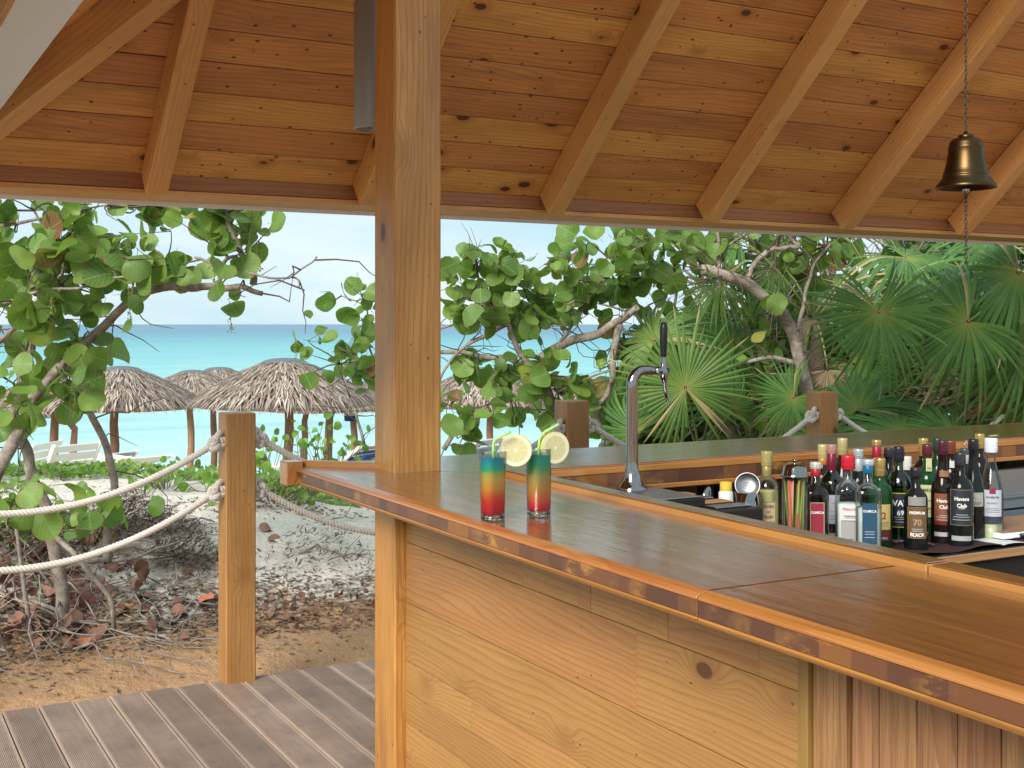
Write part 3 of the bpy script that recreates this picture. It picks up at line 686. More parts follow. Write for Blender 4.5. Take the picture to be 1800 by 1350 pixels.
# ------------------------------------------------------------------ bottles
def bottle(px, top, D, dia, lab, shape='round', gl=None, cap=(.5, .4, .1), caph=.03, neck=None, neckh=0, liq=None, labels=(), texts=(), capr=.0155, capmetal=0, square=0):
    v = ray(px); X, Y = v.x*D, v.y*D; h = .69-(top-570)*D/2150
    labels = [(a_, b_, c_, tuple(x*.78 for x in d_), *[tuple(x*.78 for x in e_) for e_ in r_]) for (a_, b_, c_, d_, *r_) in labels]
    o = empty('bottle', (X, Y, WT), lab, 'bottle', 'bottles standing on the worktop')
    ang = -math.atan2(X, Y)+.12                       # label turned to the bar side
    dia *= 1.07; r = dia/2; nr = .0135; sh = {'round': .60, 'wine': .62, 'long': .50, 'flask': .66, 'cone': .42}[shape]; zs = h*sh; zn = {'round': h*.76, 'wine': h*.76, 'long': h*.80, 'flask': h*.76, 'cone': h*.84}[shape]
    prof = [(.001, .004), (r*.85, 0), (r*.97, .004), (r, .012), (r, zs*.5), (r, zs)]
    for i in range(1, 7):
        t = i/6
        q = (math.cos(t*PI)+1)/2 if shape not in ('round', 'flask') else (1-t**2.2)*.9+.1*(1-t)
        prof.append((nr+(r-nr)*q, zs+(zn-zs)*t))
    prof += [(nr, h-caph-.001)]
    pw = 5 if square else None
    mb = MB(); body = [(a, b_) for a, b_ in prof]
    if pw:
        k = next(i for i, q in enumerate(body) if q[1] >= zs)
        mb.lathe(body[:k+3], 32, power=pw); mb.lathe(body[k+2:], 32)
    else: mb.lathe(body, 32)
    g = mb.build('glass_body', gl or G_black, o)
    if pw: g.matrix_local = Matrix.Rotation(ang, 4, 'Z')
    if liq is not None:
        z_l = h*liq[1]; pr = [(a*.90, b_+.004) for a, b_ in prof if b_ < z_l]
        last = pr[-1]; pr += [(last[0]*.98, z_l), (.001, z_l)]
        mb = MB(); mb.lathe([(a, b_) for a, b_ in pr], 24, power=pw)
        c = mb.build('liquid', flat(liq[0], .3), o)
        if pw: c.matrix_local = Matrix.Rotation(ang, 4, 'Z')
    mb = MB(); c0 = h-caph
    mb.lathe([(capr*.96, c0), (capr, c0+.002), (capr, h-.006), (capr*.97, h-.002), (capr*.9, h), (.001, h)], 24)
    mb.lathe([(capr+.0006, c0+caph*.28), (capr+.0009, c0+caph*.33), (capr+.0006, c0+caph*.38)], 24)
    mb.build('cap', flat(cap, .3, capmetal), o)
    if neck:
        mb = MB(); mb.lathe([(nr+.0008, c0-neckh), (nr+.0012, c0-neckh+.001), (nr+.0012, c0-.001), (nr+.0006, c0)], 24); mb.build('neck_foil', flat(neck, .35, .3), o)
    ff = bool(square)
    for (z0, z1, half, col, *bd) in labels: label(o, r+.0006, z0*h, z1*h, half, ang, col, ff, bd[0] if bd else None)
    for (s, size, z, col, *cv) in texts: wraptext(o, s, size, r+.0012, z*h, ang, col, .02, flatface=ff, curve=cv[0] if cv else 0)
    return o
GOLD = (.50, .36, .12)
bottle(1348, 793, 3.76, .072, 'clear bottle of cream liqueur with an olive-gold cap beside the strainer', 'round', G_clear, (.30, .25, .09), .045, (.30, .25, .09), .030, ((.62, .57, .25), .60), [(.04, .50, .036, (.42, .36, .14)), (.30, .49, .022, (.80, .66, .42))], [('CREMA', .012, .45, (.25, .06, .03)), ('DE', .009, .395, (.25, .06, .03)), ('RON', .012, .345, (.25, .06, .03)), ('ALDABO', .019, .10, (.03, .03, .03))], .0175)
bottle(1434, 812, 3.67, .068, 'square clear bottle with a red and silver cap and crimson label, beside the straws', 'flask', G_clear, (.62, .60, .52), .020, (.42, .02, .045), .022, None, [(.10, .58, .021, (.42, .32, .20), (.30, .015, .04))], [('OLMECA', .0098, .47, (.85, .8, .75)), ('TEQUILA', .006, .2, (.6, .45, .3))], .0175, .5, square=1)
bottle(1446, 781, 3.95, .070, 'dark amber bottle with a pale gold cap behind the crimson-labelled one', 'round', G_brown, (.55, .47, .20), .045, (.50, .18, .03), .02, capr=.015, capmetal=.4)
bottle(1462, 781, 3.80, .074, 'green wine bottle with a maroon capsule and small white back label', 'wine', G_green, (.33, .17, .14), .028, (.16, .01, .03), .060, ((.01, .03, .008), .5), [(.24, .52, .020, (.55, .56, .64)), (.07, .15, .026, (.62, .58, .25))], [('750 ML', .008, .11, (.1, .1, .05)), ('VINO', .006, .44, (.2, .2, .25)), ('HECHO EN', .005, .36, (.2, .2, .25))])
bottle(1481, 770, 4.02, .070, 'tall bottle with a long gold cap rising behind the red-capped gin', 'long', G_brown, (.55, .46, .20), .055, capr=.0165, capmetal=.5)
bottle(1491, 800, 3.72, .074, 'square clear gin bottle with a red cap and a red and white label', 'round', G_clear, (.48, .012, .03), .042, None, 0, ((.70, .75, .74), .50), [(.34, .50, .026, (.78, .78, .78)), (.07, .33, .026, (.44, .42, .42))], [('BEEFEATER', .0085, .45, (.50, .02, .03), 8), ('LONDON DRY', .005, .38, (.2, .2, .2)), ('GIN', .016, .12, (.7, .7, .7))], .0205, square=1)
bottle(1509, 789, 3.93, .068, 'bottle with a silver-grey capsule between the red-capped and blue-capped ones', 'round', G_black, (.48, .50, .52), .03, (.42, .46, .48), .04, capr=.0165, capmetal=.5)
bottle(1526, 807, 3.58, .068, 'square clear bottle with a silver and blue cap and a blue label', 'flask', G_clear, (.50, .56, .60), .018, (.01, .14, .28), .022, ((.50, .56, .54), .52), [(.18, .58, .021, (.015, .06, .12), (.012, .075, .14))], [('OLMECA', .0098, .50, (.75, .75, .72))], .0175, .5, square=1)
bottle(1541, 773, 4.02, .070, 'tall bottle with gold cap and maroon neck band lettered in white', 'round', G_grnblk, GOLD, .022, (.30, .01, .035), .050, texts=[('OLIN', .014, .80, (.8, .75, .7))], capr=.0155, capmetal=.7)
bottle(1547, 805, 3.78, .070, 'dark green whisky bottle with gold foil neck and a yellow label reading 12', 'round', G_grnblk, GOLD, .055, None, 0, None, [(.22, .50, .030, (.66, .50, .17)), (.10, .215, .030, (.16, .02, .03))], [('12', .03, .37, (.2, .05, .02))], .0165, .7)
bottle(1562, 787, 4.08, .068, 'near-black bottle with a dark cap just right of the gold foil neck', 'round', G_black, (.03, .025, .03), .03)
bottle(1580, 785, 3.88, .074, 'green whisky bottle with a navy label edged in yellow', 'round', G_green, (.012, .014, .02), .045, None, 0, ((.01, .05, .015), .55), [(.17, .53, .035, (.55, .44, .02), (.014, .018, .035))], [('VAT', .026, .42, (.8, .8, .8)), ('69', .022, .32, (.8, .8, .8))], .0165)
bottle(1594, 802, 4.12, .066, 'small bottle with a plain white cap among the whiskies', 'round', G_clear, (.60, .58, .52), .045, capr=.016)
bottle(1610, 822, 3.74, .066, 'short dark bottle with black cap and a brown label reading premium black', 'round', G_black, (.015, .015, .017), .028, None, 0, None, [(.16, .54, .031, (.27, .15, .06), (.17, .09, .035)), (.555, .66, .028, (.3, .3, .28))], [('PREMIUM', .012, .47, (.85, .82, .75), -3), ('70', .026, .35, (.35, .24, .12)), ('BLACK', .014, .20, (.9, .88, .82), 4)], .0175)
bottle(1630, 781, 4.0, .079, 'green whisky bottle with a cream label in black capitals and a maroon cap', 'round', G_grnblk, (.10, .012, .02), .035, None, 0, None, [(.22, .57, .036, (.60, .60, .30)), (.15, .20, .036, (.02, .06, .03)), (.72, .86, .009, (.62, .60, .32))], [('JAMESON', .0155, .51, (.02, .03, .02)), ('IRISH', .007, .40, (.2, .03, .02)), ('WHISKEY', .0065, .31, (.05, .05, .04))], .0165)
bottle(1623, 770, 4.16, .068, 'bottle with a gold cap peeping behind the cream-labelled whisky', 'round', G_brown, GOLD, .06, capr=.016, capmetal=.7)
bottle(1648, 770, 4.24, .070, 'bottle with a dark green square cap, rearmost of the whiskies', 'round', G_grnblk, (.01, .045, .03), .045, capr=.0185)
bottle(1657, 774, 3.84, .066, 'dark rum bottle with a brown and red label, left of the navy one', 'long', G_brown, (.06, .01, .02), .045, None, 0, None, [(.20, .50, .031, (.24, .08, .035)), (.66, .72, .014, (.32, .15, .06)), (.09, .13, .031, (.45, .47, .46)), (.20, .235, .031, (.40, .02, .02))], [('Havana', .0155, .43, (.85, .82, .75)), ('Club', .0155, .37, (.88, .82, .75))], .0165)
bottle(1671, 774, 4.14, .068, 'bottle with a reddish brown cap and small white neck seal', 'round', G_brown, (.14, .035, .02), .045, None, 0, None, [(.70, .78, .008, (.7, .7, .7))], capr=.0165)
bottle(1688, 795, 3.80, .074, 'black rum bottle with a dark navy label and a red disc', 'round', G_black, (.03, .025, .03), .04, None, 0, None, [(.24, .62, .037, (.20, .14, .07), (.016, .024, .035)), (.08, .13, .032, (.40, .43, .42)), (.40, .52, .015, (.42, .02, .03))], [('Havana', .0155, .52, (.85, .82, .75)), ('Club', .0155, .45, (.88, .82, .75))], .0165)
pb = bottle(1696, 788, 4.08, .068, 'dark bottle with a clear plastic pouring spout', 'round', G_black, (.05, .06, .07), .02, (.40, .43, .46), .03)
hh = .69-(788-570)*4.08/2150
mb = MB(); mb.tube([(0, 0, hh), (0, 0, hh+.012), (.008, 0, hh+.024), (.016, -.004, hh+.034)], [.005, .004, .004, .003], 10); mb.build('pourer', G_clear, pb)
bottle(1711, 772, 3.93, .068, 'slim black bottle with a pale grey plain label high on its body', 'cone', G_black, (.012, .012, .014), .035, None, 0, None, [(.34, .48, .030, (.40, .40, .34), (.44, .45, .38))], [('RON', .007, .42, (.3, .3, .28))], .0165)
bottle(1722, 762, 4.18, .066, 'gold-capped bottle showing only its neck behind the slim black one', 'round', G_brown, GOLD, .05, capr=.016, capmetal=.7)
bottle(1742, 770, 3.93, .072, 'clear bottle with white screw cap and blue-grey label, rightmost of the row', 'cone', G_clear, (.62, .66, .74), .045, None, 0, ((.60, .62, .40), .16), [(.24, .50, .031, (.52, .55, .62)), (.17, .235, .031, (.03, .045, .07)), (.46, .52, .010, (.25, .02, .05))], [('ondarte', .013, .43, (.05, .05, .08)), ('BLANCO', .008, .37, (.1, .1, .15))], .0205)

# straw dispenser
v = ray(1397)*3.62; h = .69-(824-570)*3.62/2150
sd = empty('straw_dispenser', (v.x, v.y, WT), 'glass straw dispenser with domed chrome lid and neon drinking straws', 'dispenser')
mb = MB(); mb.lathe([(.001, .006), (.034, .003), (.036, 0), (.037, .004), (.037, h-.02)], 32); mb.build('glass_jar', G_clear, sd)
mb = MB(); mb.lathe([(.0385, h-.026), (.041, h-.024), (.041, h-.018), (.037, h-.014), (.033, h+.004), (.026, h+.012), (.006, h+.014), (.004, h+.02), (.008, h+.023), (.007, h+.028), (.001, h+.029)], 36); mb.build('lid', M_steel, sd)
sc = [flat((.30, .62, .12)), flat((.70, .14, .10)), flat((.62, .52, .10)), flat((.62, .30, .22)), flat((.42, .70, .22))]
for i in range(26):
    a = R.uniform(0, 2*PI); rr = R.uniform(.008, .030); b_ = a+R.uniform(-.9, .9); r2 = R.uniform(.010, .031)
    mb = MB(); mb.tube([(rr*math.cos(a), rr*math.sin(a), .008), (r2*math.cos(b_), r2*math.sin(b_), h-.028)], .0028, 7); mb.build('straw', R.choice(sc), sd)

# shaker / strainer
v = P(1314, 853, 3.66)
sh_ = empty('cocktail_shaker', (v.x, v.y, WT), 'steel cocktail shaker with its perforated strainer top tipped open towards the room', 'shaker')
mb = MB(); mb.lathe([(.001, .001), (.028, 0), (.030, .003), (.036, .10), (.038, v.z-WT-.02), (.036, v.z-WT-.02)], 32); mb.build('cup', M_steel, sh_)
dv = Vector((-v.x, -v.y, .28*v.length)).normalized(); Mq = dv.to_track_quat('Z', 'Y').to_matrix()
q0 = Vector((0, 0, v.z-WT))
mb = MB(); mb.lathe([(.001, -.004), (.016, -.003), (.028, .0), (.034, .006), (.037, .008), (.039, .004), (.038, -.002), (.034, -.006)], 36, c=q0, M=Mq.to_4x4()); mb.build('strainer', M_str, sh_)
mb = MB()
for (a, b_) in [(0, 0)]+[(.0055, k*60) for k in range(6)]+[(.0105, 15+k*30) for k in range(12)]:
    c = Mq @ Vector((a*math.cos(rad(b_))-.004, a*math.sin(rad(b_)), -.0026)); mb.lathe([(.0001, 0), (.0016, 0)], 8, c=q0+c, M=Mq.to_4x4())
mb.build('strainer_holes', M_black, sh_)

def tiny(px, top, D, dia, nm, lab, cat, mats, base=None):
    v = ray(px)*D; h = .69-(top-570)*D/2150
    return v, h
v, h = tiny(1276, 846, 3.86, .05, '', '', '', None)
bt = empty('bitters_bottle', (v.x, v.y, WT), 'little bottle with a yellow cap and white wrapper beside the shaker', 'bottle')
mb = MB(); mb.lathe([(.001, 0), (.022, 0), (.023, .004), (.023, h-.035), (.018, h-.028)], 24); mb.build('wrapper', flat((.62, .66, .68)), bt)
mb = MB(); mb.lathe([(.019, h-.03), (.019, h-.002), (.001, h)], 24); mb.build('cap', flat((.62, .42, .04)), bt)
v, h = tiny(1239, 850, 3.9, .05, '', '', '', None)
jg = empty('steel_jigger', (v.x, v.y, WT), 'small steel measuring cup behind the drip tray', 'jigger')
mb = MB(); mb.lathe([(.001, .001), (.024, 0), (.026, .004), (.016, h*.5), (.026, h), (.024, h), (.014, h*.52)], 28); mb.build('cup', M_steel, jg)
v, h = tiny(1262, 852, 4.0, .05, '', '', '', None)
dp = empty('dark_vial', (v.x, v.y, WT), 'dark little vial with a black top behind the drip tray', 'bottle')
mb = MB(); mb.lathe([(.001, 0), (.016, 0), (.017, h*.7), (.009, h*.8)], 20); mb.build('glass_body', G_brown, dp)
mb = MB(); mb.lathe([(.014, h*.74), (.014, h), (.001, h)], 20); mb.build('cap', M_black, dp)

# chopping boards, bar mat, backsplash, bowl
bmz = WT+.0025
mat_ = empty('bar_mat', (2.9, 2.72, WT), 'dark maroon rubber bar mat with faded lettering at the worktop edge', 'bar mat')
b = NT('maroon rubber'); nn_ = b.noise(b.obj(), 60, 4); M_mat = b.end(b.pbr(b.mix(nn_, (.018, .004, .006), (.05, .012, .016)), .7))
mb = MB(); nx = 40
vs = [(-.50+1.0*i/nx, yy, .003+.006*math.sin(i*.55+yy*9)*(.3+abs(yy)*4)+.003) for yy in (-.13, -.05, .05, .13) for i in range(nx+1)]
mb.add(vs, [(j*(nx+1)+i, j*(nx+1)+i+1, (j+1)*(nx+1)+i+1, (j+1)*(nx+1)+i) for j in range(3) for i in range(nx)], 0, True); mb.build('mat_sheet', M_mat, mat_)
me = textmesh('FAMILIA', .075, bold=.01); me.materials.clear(); me.materials.append(flat((.34, .24, .24)))
link('lettering', me, mat_, Matrix.Translation((-.02, .05, .0135)))
me = textmesh('Y', .05, bold=.01); me.materials.clear(); me.materials.append(flat((.34, .24, .24)))
link('lettering', me, mat_, Matrix.Translation((.05, -.04, .0135)))
M_cut = simple('brown board top', (.30, .18, .11), .5, .35, 9); M_cutw = flat((.74, .76, .78))
def cutting(loc, hx, hy, lab, rz):
    o = empty('cutting_board', loc, lab, 'chopping board', rz=rz)
    mb = MB(); mb.box((0, 0, .009), (hx, hy, .009)); mb.build('slab', M_cutw, o, None, .003)
    mb = MB(); mb.box((0, 0, .0186), (hx-.004, hy-.004, .0006)); mb.build('stained_top', M_cut, o)
    return o
cutting((3.46, 2.745, WT+.010), .235, .125, 'upper chopping board with stained brown top and white edge', -.05)
c2 = empty('cutting_board', (3.42, 2.72, WT), 'thin wavy white board lying beneath the brown-topped chopping board', 'chopping board', rz=.02)
mb = MB(); vs = [(-.26+.52*i/20, yy, .005+.003*math.sin(i*.9)) for yy in (-.13, .13) for i in range(21)]
mb.add(vs, [(i, i+1, 22+i, 21+i) for i in range(20)], 0, True); mb.build('sheet', flat((.60, .62, .60)), c2)
bs = empty('steel_backsplash', (4.2, 3.2, WT), 'brushed steel splash box at the right end behind the bottles', 'splashback')
mb = MB(); mb.box((.0, 0, .075), (.72, .10, .075)); mb.build('box', M_steel_d, bs, None, .004)
mb = MB(); mb.box((-.1, -.112, .045), (.5, .008, .006)); mb.build('ledge', M_steel, bs, None, .002)
ar = empty('wooden_arch', (4.0, 3.315, WT+.15), 'beige moulded arch behind the bottles under the rear counter', 'moulding')
mb = MB()
for r0 in (.09, .125):
    mb.tube([(r0*math.cos(rad(a)), 0, r0*.75*math.sin(rad(a))) for a in range(0, 181, 12)], .010, 8)
mb.build('arch', simple('beige moulding', (.45, .36, .22), .6), ar)
v = ray(1772)*3.98
bw = empty('steel_ashtray', (v.x, v.y-.04, WT), 'shallow round steel dish beside the rightmost bottle', 'dish')
mb = MB(); mb.lathe([(.001, .004), (.045, .003), (.055, .012), (.060, .026), (.058, .027), (.050, .014), (.001, .008)], 36); mb.build('dish', M_steel, bw)
v = ray(1799)*3.92
lm = empty('lime', (v.x, v.y-.04, WT), 'green lime at the right edge of the worktop', 'lime')
mb = MB(); mb.lathe([(.001, 0), (.014, .004), (.021, .016), (.023, .028), (.019, .042), (.010, .050), (.004, .053), (.001, .054)], 20); mb.build('fruit', simple('lime skin', (.25, .42, .03), .4), lm)

# ------------------------------------------------------------------ cocktails
def liquid(name, stops):
    b = NT(name); x, y, z = b.xyz(b.obj())
    n = b.noise(b.obj(), 55, 3, .5); zz = b.math('ADD', z, b.math('MULTIPLY', b.math('SUBTRACT', n, .5), .016))
    c = b.ramp(b.mr(zz, .016, .140), stops)
    pr = b.pbr(c, .12); tr = b.n('ShaderNodeBsdfTranslucent'); b.set(tr.inputs[0], c)
    m = b.n('ShaderNodeMixShader'); m.inputs[0].default_value = .5
    b.t.links.new(pr, m.inputs[1]); b.t.links.new(tr.outputs[0], m.inputs[2]); return b.end(m.outputs[0])
LQ1 = liquid('layered cocktail red to blue', [(0, (.80, .02, .045)), (.20, (.98, .06, .05)), (.33, (.98, .22, .05)), (.45, (.98, .50, .08)), (.64, (.90, .66, .14)), (.73, (.60, .66, .16)), (.79, (.06, .62, .34)), (.88, (.01, .52, .52)), (1, (.008, .36, .56))])
LQ2 = liquid('layered cocktail red to green', [(0, (.85, .02, .06)), (.10, (.98, .10, .07)), (.24, (.96, .32, .09)), (.42, (.88, .50, .12)), (.62, (.62, .58, .20)), (.75, (.25, .54, .22)), (.84, (.03, .60, .36)), (1, (.005, .52, .48))])
def lemonmat():
    b = NT('lemon slice'); x, y, z = b.xyz(b.obj())
    r = b.math('SQRT', b.math('ADD', b.math('MULTIPLY', x, x), b.math('MULTIPLY', y, y))); a = b.math('ARCTAN2', y, x)
    seg = b.math('ABSOLUTE', b.math('SINE', b.math('MULTIPLY', a, 5))); n = b.noise(b.obj(), 420, 4, .6)
    fl = b.mix(n, (.60, .55, .22), (.82, .80, .50))
    c = b.mix(b.mr(seg, .03, .16, 1, 0), fl, (.88, .86, .66))
    c = b.mix(b.mr(r, .0025, .005, 1, 0), c, (.9, .9, .75))
    c = b.mix(b.mr(r, .0268, .0282, 0, 1), c, (.88, .85, .68))
    c = b.mix(b.mr(r, .0350, .0360, 0, 1), c, (.74, .60, .07))
    pr = b.pbr(c, .35, b.bump(n, .0008, .5)); tr = b.n('ShaderNodeBsdfTranslucent'); b.set(tr.inputs[0], c)
    m = b.n('ShaderNodeMixShader'); m.inputs[0].default_value = .35
    b.t.links.new(pr, m.inputs[1]); b.t.links.new(tr.outputs[0], m.inputs[2]); return b.end(m.outputs[0])
M_lemon = lemonmat(); M_peel = simple('lemon peel', (.72, .55, .04), .4); M_straw = simple('green straw', (.36, .66, .16), .35)
def cocktail(x, y, lab, lq, lemon_dx, lemon_z, rot, straw, tilt=0):
    o = empty('cocktail', (x, y, TOP), lab, 'cocktail', 'cocktails on the bar')
    mb = MB(); mb.lathe([(.001, 0), (.024, 0), (.0265, .001), (.0272, .004), (.0302, .1530), (.0306, .1545), (.0296, .1550), (.0288, .1535), (.0287, .1410)], 48); mb.build('glass_tumbler', G_clear, o)
    mb = MB(); mb.lathe([(.001, .0002), (.024, .0004), (.0262, .0015), (.0268, .004), (.0271, .0125), (.001, .0128)], 48); mb.build('glass_base', G_solid, o)
    mb = MB(); mb.lathe([(.001, .0134), (.0255, .0136), (.0268, .0160), (.0291, .1385), (.0286, .1405), (.001, .1402)], 48); mb.build('drink', lq, o)
    vdir = math.atan2(-y, -x); cr_ = Vector((CY, -SY, 0))
    c = cr_*lemon_dx+Vector((0, 0, lemon_z))+Vector((math.cos(vdir), math.sin(vdir), 0))*.004
    f = Vector((math.cos(vdir+rot), math.sin(vdir+rot), tilt)).normalized()
    Mx = f.to_track_quat('Z', 'Y').to_matrix().to_4x4(); Mx.translation = c
    sl = MB(); sl.lathe([(.0005, .0028), (.0362, .0028)], 40, 0); sl.lathe([(.0362, -.0028), (.0005, -.0028)], 40, 0)
    sl.lathe([(.0362, .0028), (.0370, .002), (.0370, -.002), (.0362, -.0028)], 40, 1); s_ = sl.build('lemon_slice', [M_lemon, M_peel], o, Mx)
    mb = MB(); mb.tube([cr_*a+Vector((math.cos(vdir), math.sin(vdir), 0))*f_+Vector((0, 0, z)) for a, f_, z in straw], .0032, 10); mb.build('straw', M_straw, o)
    return o
cocktail(1.294, 2.438, 'layered red, orange and blue cocktail in a highball glass, nearer the post', LQ1, .052, .156, -.10, [(-.004, .006, .016), (.0, .014, .10), (.001, .020, .150), (.002, .024, .175), (.006, .0255, .182), (.014, .026, .187), (.040, .030, .200)])
cocktail(1.413, 2.436, 'layered red, amber and green cocktail whose straw rises highest, right of the other', LQ2, .037, .156, .50, [(-.012, .006, .018), (-.003, .008, .10), (.0, .010, .155), (.002, .010, .176), (.007, .010, .186), (.014, .010, .193), (.046, .012, .211)])

# ------------------------------------------------------------------ bell
bp0 = P(1698, 331, 3.8)
bell = empty('brass_bell', bp0, 'aged brass ship bell hanging on a chain from the rafters', 'bell')
prof = [(.091, 0), (.0925, .003), (.089, .010), (.078, .022), (.070, .034), (.069, .038), (.0705, .041), (.068, .044), (.063, .062), (.0575, .085), (.054, .108), (.053, .124), (.0535, .127), (.0515, .130), (.050, .140), (.044, .150), (.032, .156), (.022, .158), (.024, .162), (.021, .166), (.008, .168), (.006, .176), (.001, .177)]
mb = MB(); mb.lathe(prof, 56); mb.lathe([(.088, .001), (.068, .03), (.058, .07), (.050, .12), (.03, .148), (.001, .15)], 56); mb.lathe([(.088, .001), (.091, 0)], 56)
mb.build('bell_body', M_brass, bell)
def links(mb, p0, n, s, r):
    for i in range(n):
        c = Vector(p0)+Vector((0, 0, i*s)); a = PI/2*(i % 2)+.4; u_ = Vector((math.cos(a), math.sin(a), 0)); L_ = s*.72; w_ = s*.34
        pts = []
        for k in range(11):
            t = 2*PI*k/10; pts.append(c+u_*(w_*math.cos(t))+Vector((0, 0, L_*math.sin(t))))
        mb.tube(pts, r, 5, cap=False)
ztop = EYE+.576+.87*(4.8-bp0.y)-bp0.z-.14
mb = MB(); links(mb, (0, 0, .185), int((ztop-.185)/.0135), .0135, .0014); mb.build('hanging_chain', M_chain, bell)
mb = MB(); mb.tube([(0, 0, .15), (0, 0, .0)], .004, 8); mb.lathe([(.001, -.018), (.009, -.012), (.012, -.003), (.008, .006), (.001, .010)], 16); mb.build('clapper', M_steel_d, bell)
mb = MB(); links(mb, (0, 0, -.225), 16, .0135, .0013); mb.build('pull_chain', M_chain, bell)
mb = MB(); mb.tube([(0, 0, ztop), (0, 0, ztop+.03)], .006, 8); mb.build('hook', M_chain, bell)

# ------------------------------------------------------------------ fence posts and ropes
FP = [-.27, 1.53, 3.25, 4.93, 6.62]
flabs = ['rope fence post beyond the left side', 'square timber fence post at the deck edge, left of the bar', 'square timber fence post between the cocktails and the beer tap', 'square timber fence post behind the bottles, in front of the palms', 'rope fence post beyond the right side']
for x, lab in zip(FP, flabs):
    o = empty('fence_post', (x, 5.27, 0), lab, 'fence post', 'posts of the rope fence')
    mb = MB(); mb.box((0, 0, 0), (.62, .064, .066)); mb.build('timber', W_fence, o, Matrix.Translation((0, 0, .545)) @ Matrix(((0, 0, -1), (0, 1, 0), (1, 0, 0))).to_4x4(), .005)
def ropecurve(p0, p1, sag, n=90):
    return [p0.lerp(p1, i/n)+Vector((0, .0, -sag*4*(i/n)*(1-i/n))) for i in range(n+1)]
def strands(mb, pts, r, pitch=.05):
    s = 0
    L = [0]
    for a, b_ in zip(pts, pts[1:]): L.append(L[-1]+(b_-a).length)
    N = max(8, int(L[-1]/.008)); fine = []
    j = 0
    for i in range(N+1):
        t = L[-1]*i/N
        while j < len(L)-2 and L[j+1] < t: j += 1
        q = (t-L[j])/max(1e-9, L[j+1]-L[j]); fine.append((pts[j].lerp(pts[j+1], q), t))
    for k in range(3):
        out = []
        for i, (p, t) in enumerate(fine):
            d = (fine[min(i+1, N)][0]-fine[max(i-1, 0)][0]).normalized(); a = d.cross(Vector((0, 0, 1)))
            if a.length < .1: a = Vector((1, 0, 0))
            a.normalize(); b_ = d.cross(a); th = 2*PI*(t/pitch+k/3)
            out.append(p+(a*math.cos(th)+b_*math.sin(th))*r*.50)
        mb.tube(out, r*.58, 6, cap=False)
def knot(mb, c, ax, s=.036):
    pts = []
    u_ = Vector(ax).normalized(); w_ = Vector((0, 0, 1)); q_ = u_.cross(w_)
    for i in range(41):
        t = 2*PI*i/40*1.0
        a = (2+math.cos(3*t))
        p = Vector((a*math.cos(2*t), a*math.sin(2*t), math.sin(3*t)*1.6))*s/3
        pts.append(Vector(c)+u_*p.x*1.05+w_*p.y+q_*p.z)
    strands(mb, pts, .0145, .045)
rlab = {0: 'thick pale rope sagging into the left edge', 1: 'thick pale rope running behind the bar corner', 2: 'thick pale rope dipping behind the beer tap', 3: 'thick pale rope dipping behind the bottles'}
for i in range(4):
    a, b_ = FP[i]+.066, FP[i+1]-.066
    for zz, sg, w_ in ((1.045, .235, 'upper'), (.835, .25, 'lower')):
        dz = R.uniform(-.012, .012)
        p0 = Vector((a+.045, 5.25, zz+dz-.018)); p1 = Vector((b_-.045, 5.25, zz-.018-dz))
        lab_ = rlab[i]+(', upper of the two' if w_ == 'upper' else ', lower of the two')
        o = empty('rope', (a, 5.25, zz), lab_, 'rope', 'ropes strung between the fence posts')
        off = Vector((a, 5.25, zz)); mb = MB()
        strands(mb, [p-off for p in ropecurve(p0, p1, sg)], .0150); mb.build('rope_span', M_rope, o)
        for e, s_ in ((Vector((a+.018, 5.25, zz+dz)), 1), (Vector((b_-.018, 5.25, zz-dz)), -1)):
            mb = MB(); knot(mb, e-off+Vector((s_*.008, 0, -.008)), (s_, 0, -.5)); mb.build('knot', M_rope, o)

# ------------------------------------------------------------------ vegetation helpers
def grape_leaf(r=.085, cup=.25, seed=0):
    rr = random.Random(seed); n = 17; mb = MB(); vs = [(0, 0, 0)]
    for ring_, f in ((0, .55), (1, 1.0)):
        for k in range(n):
            a = PI+2*PI*(k+.5)/n
            q = r*f*(1-.22*max(0, -math.cos(a))**12)*(1+.03*math.sin(a*5+seed))
            x = r*.93+q*math.cos(a)*.96; y = q*math.sin(a)*1.04
            z = cup*(x-r)**2/r*.5*math.cos(seed*2)+cup*y*y/r*.8+.006*math.sin(a*3+seed)*f
            vs.append((x, y, z))
    vs.append((r*.95, 0, 0)); c = len(vs)-1
    fs = [(c, 1+k, 1+(k+1) % n) for k in range(n)]+[(1+k, 1+n+k, 1+n+(k+1) % n, 1+(k+1) % n) for k in range(n)]
    # petiole
    vs += [(-.03, 0, .004), (-.03, .002, .004), (.012, .002, .001), (.012, -.002, .001)]; fs.append((len(vs)-4, len(vs)-3, len(vs)-2, len(vs)-1))
    return vs, fs
LV = []
for k in range(6):
    vs, fs = grape_leaf(.085, [.25, .5, .1, .8, -.3, .35][k], k)
    me = bpy.data.meshes.new('leaf'); me.from_pydata(vs[1:] if False else vs, [], fs); me.materials.append(L_grape)
    me.polygons.foreach_set('use_smooth', [True]*len(fs)); me.update(); LV.append(me)
LFAR = [(vs_, fs_) for vs_, fs_ in [grape_leaf(.085, c_, k_) for k_, c_ in ((1, .3), (2, .7), (4, -.3))]]
def leafrot(rnd, face=.6):
    n = Vector((rnd.gauss(0, .75), rnd.gauss(0, .75)-face, rnd.gauss(.35, .6))).normalized()
    ax = Vector((rnd.gauss(0, 1), rnd.gauss(0, 1), rnd.gauss(-.25, .8))); ax = (ax-n*ax.dot(n)).normalized()
    return Matrix((ax, n.cross(ax), n)).transposed()
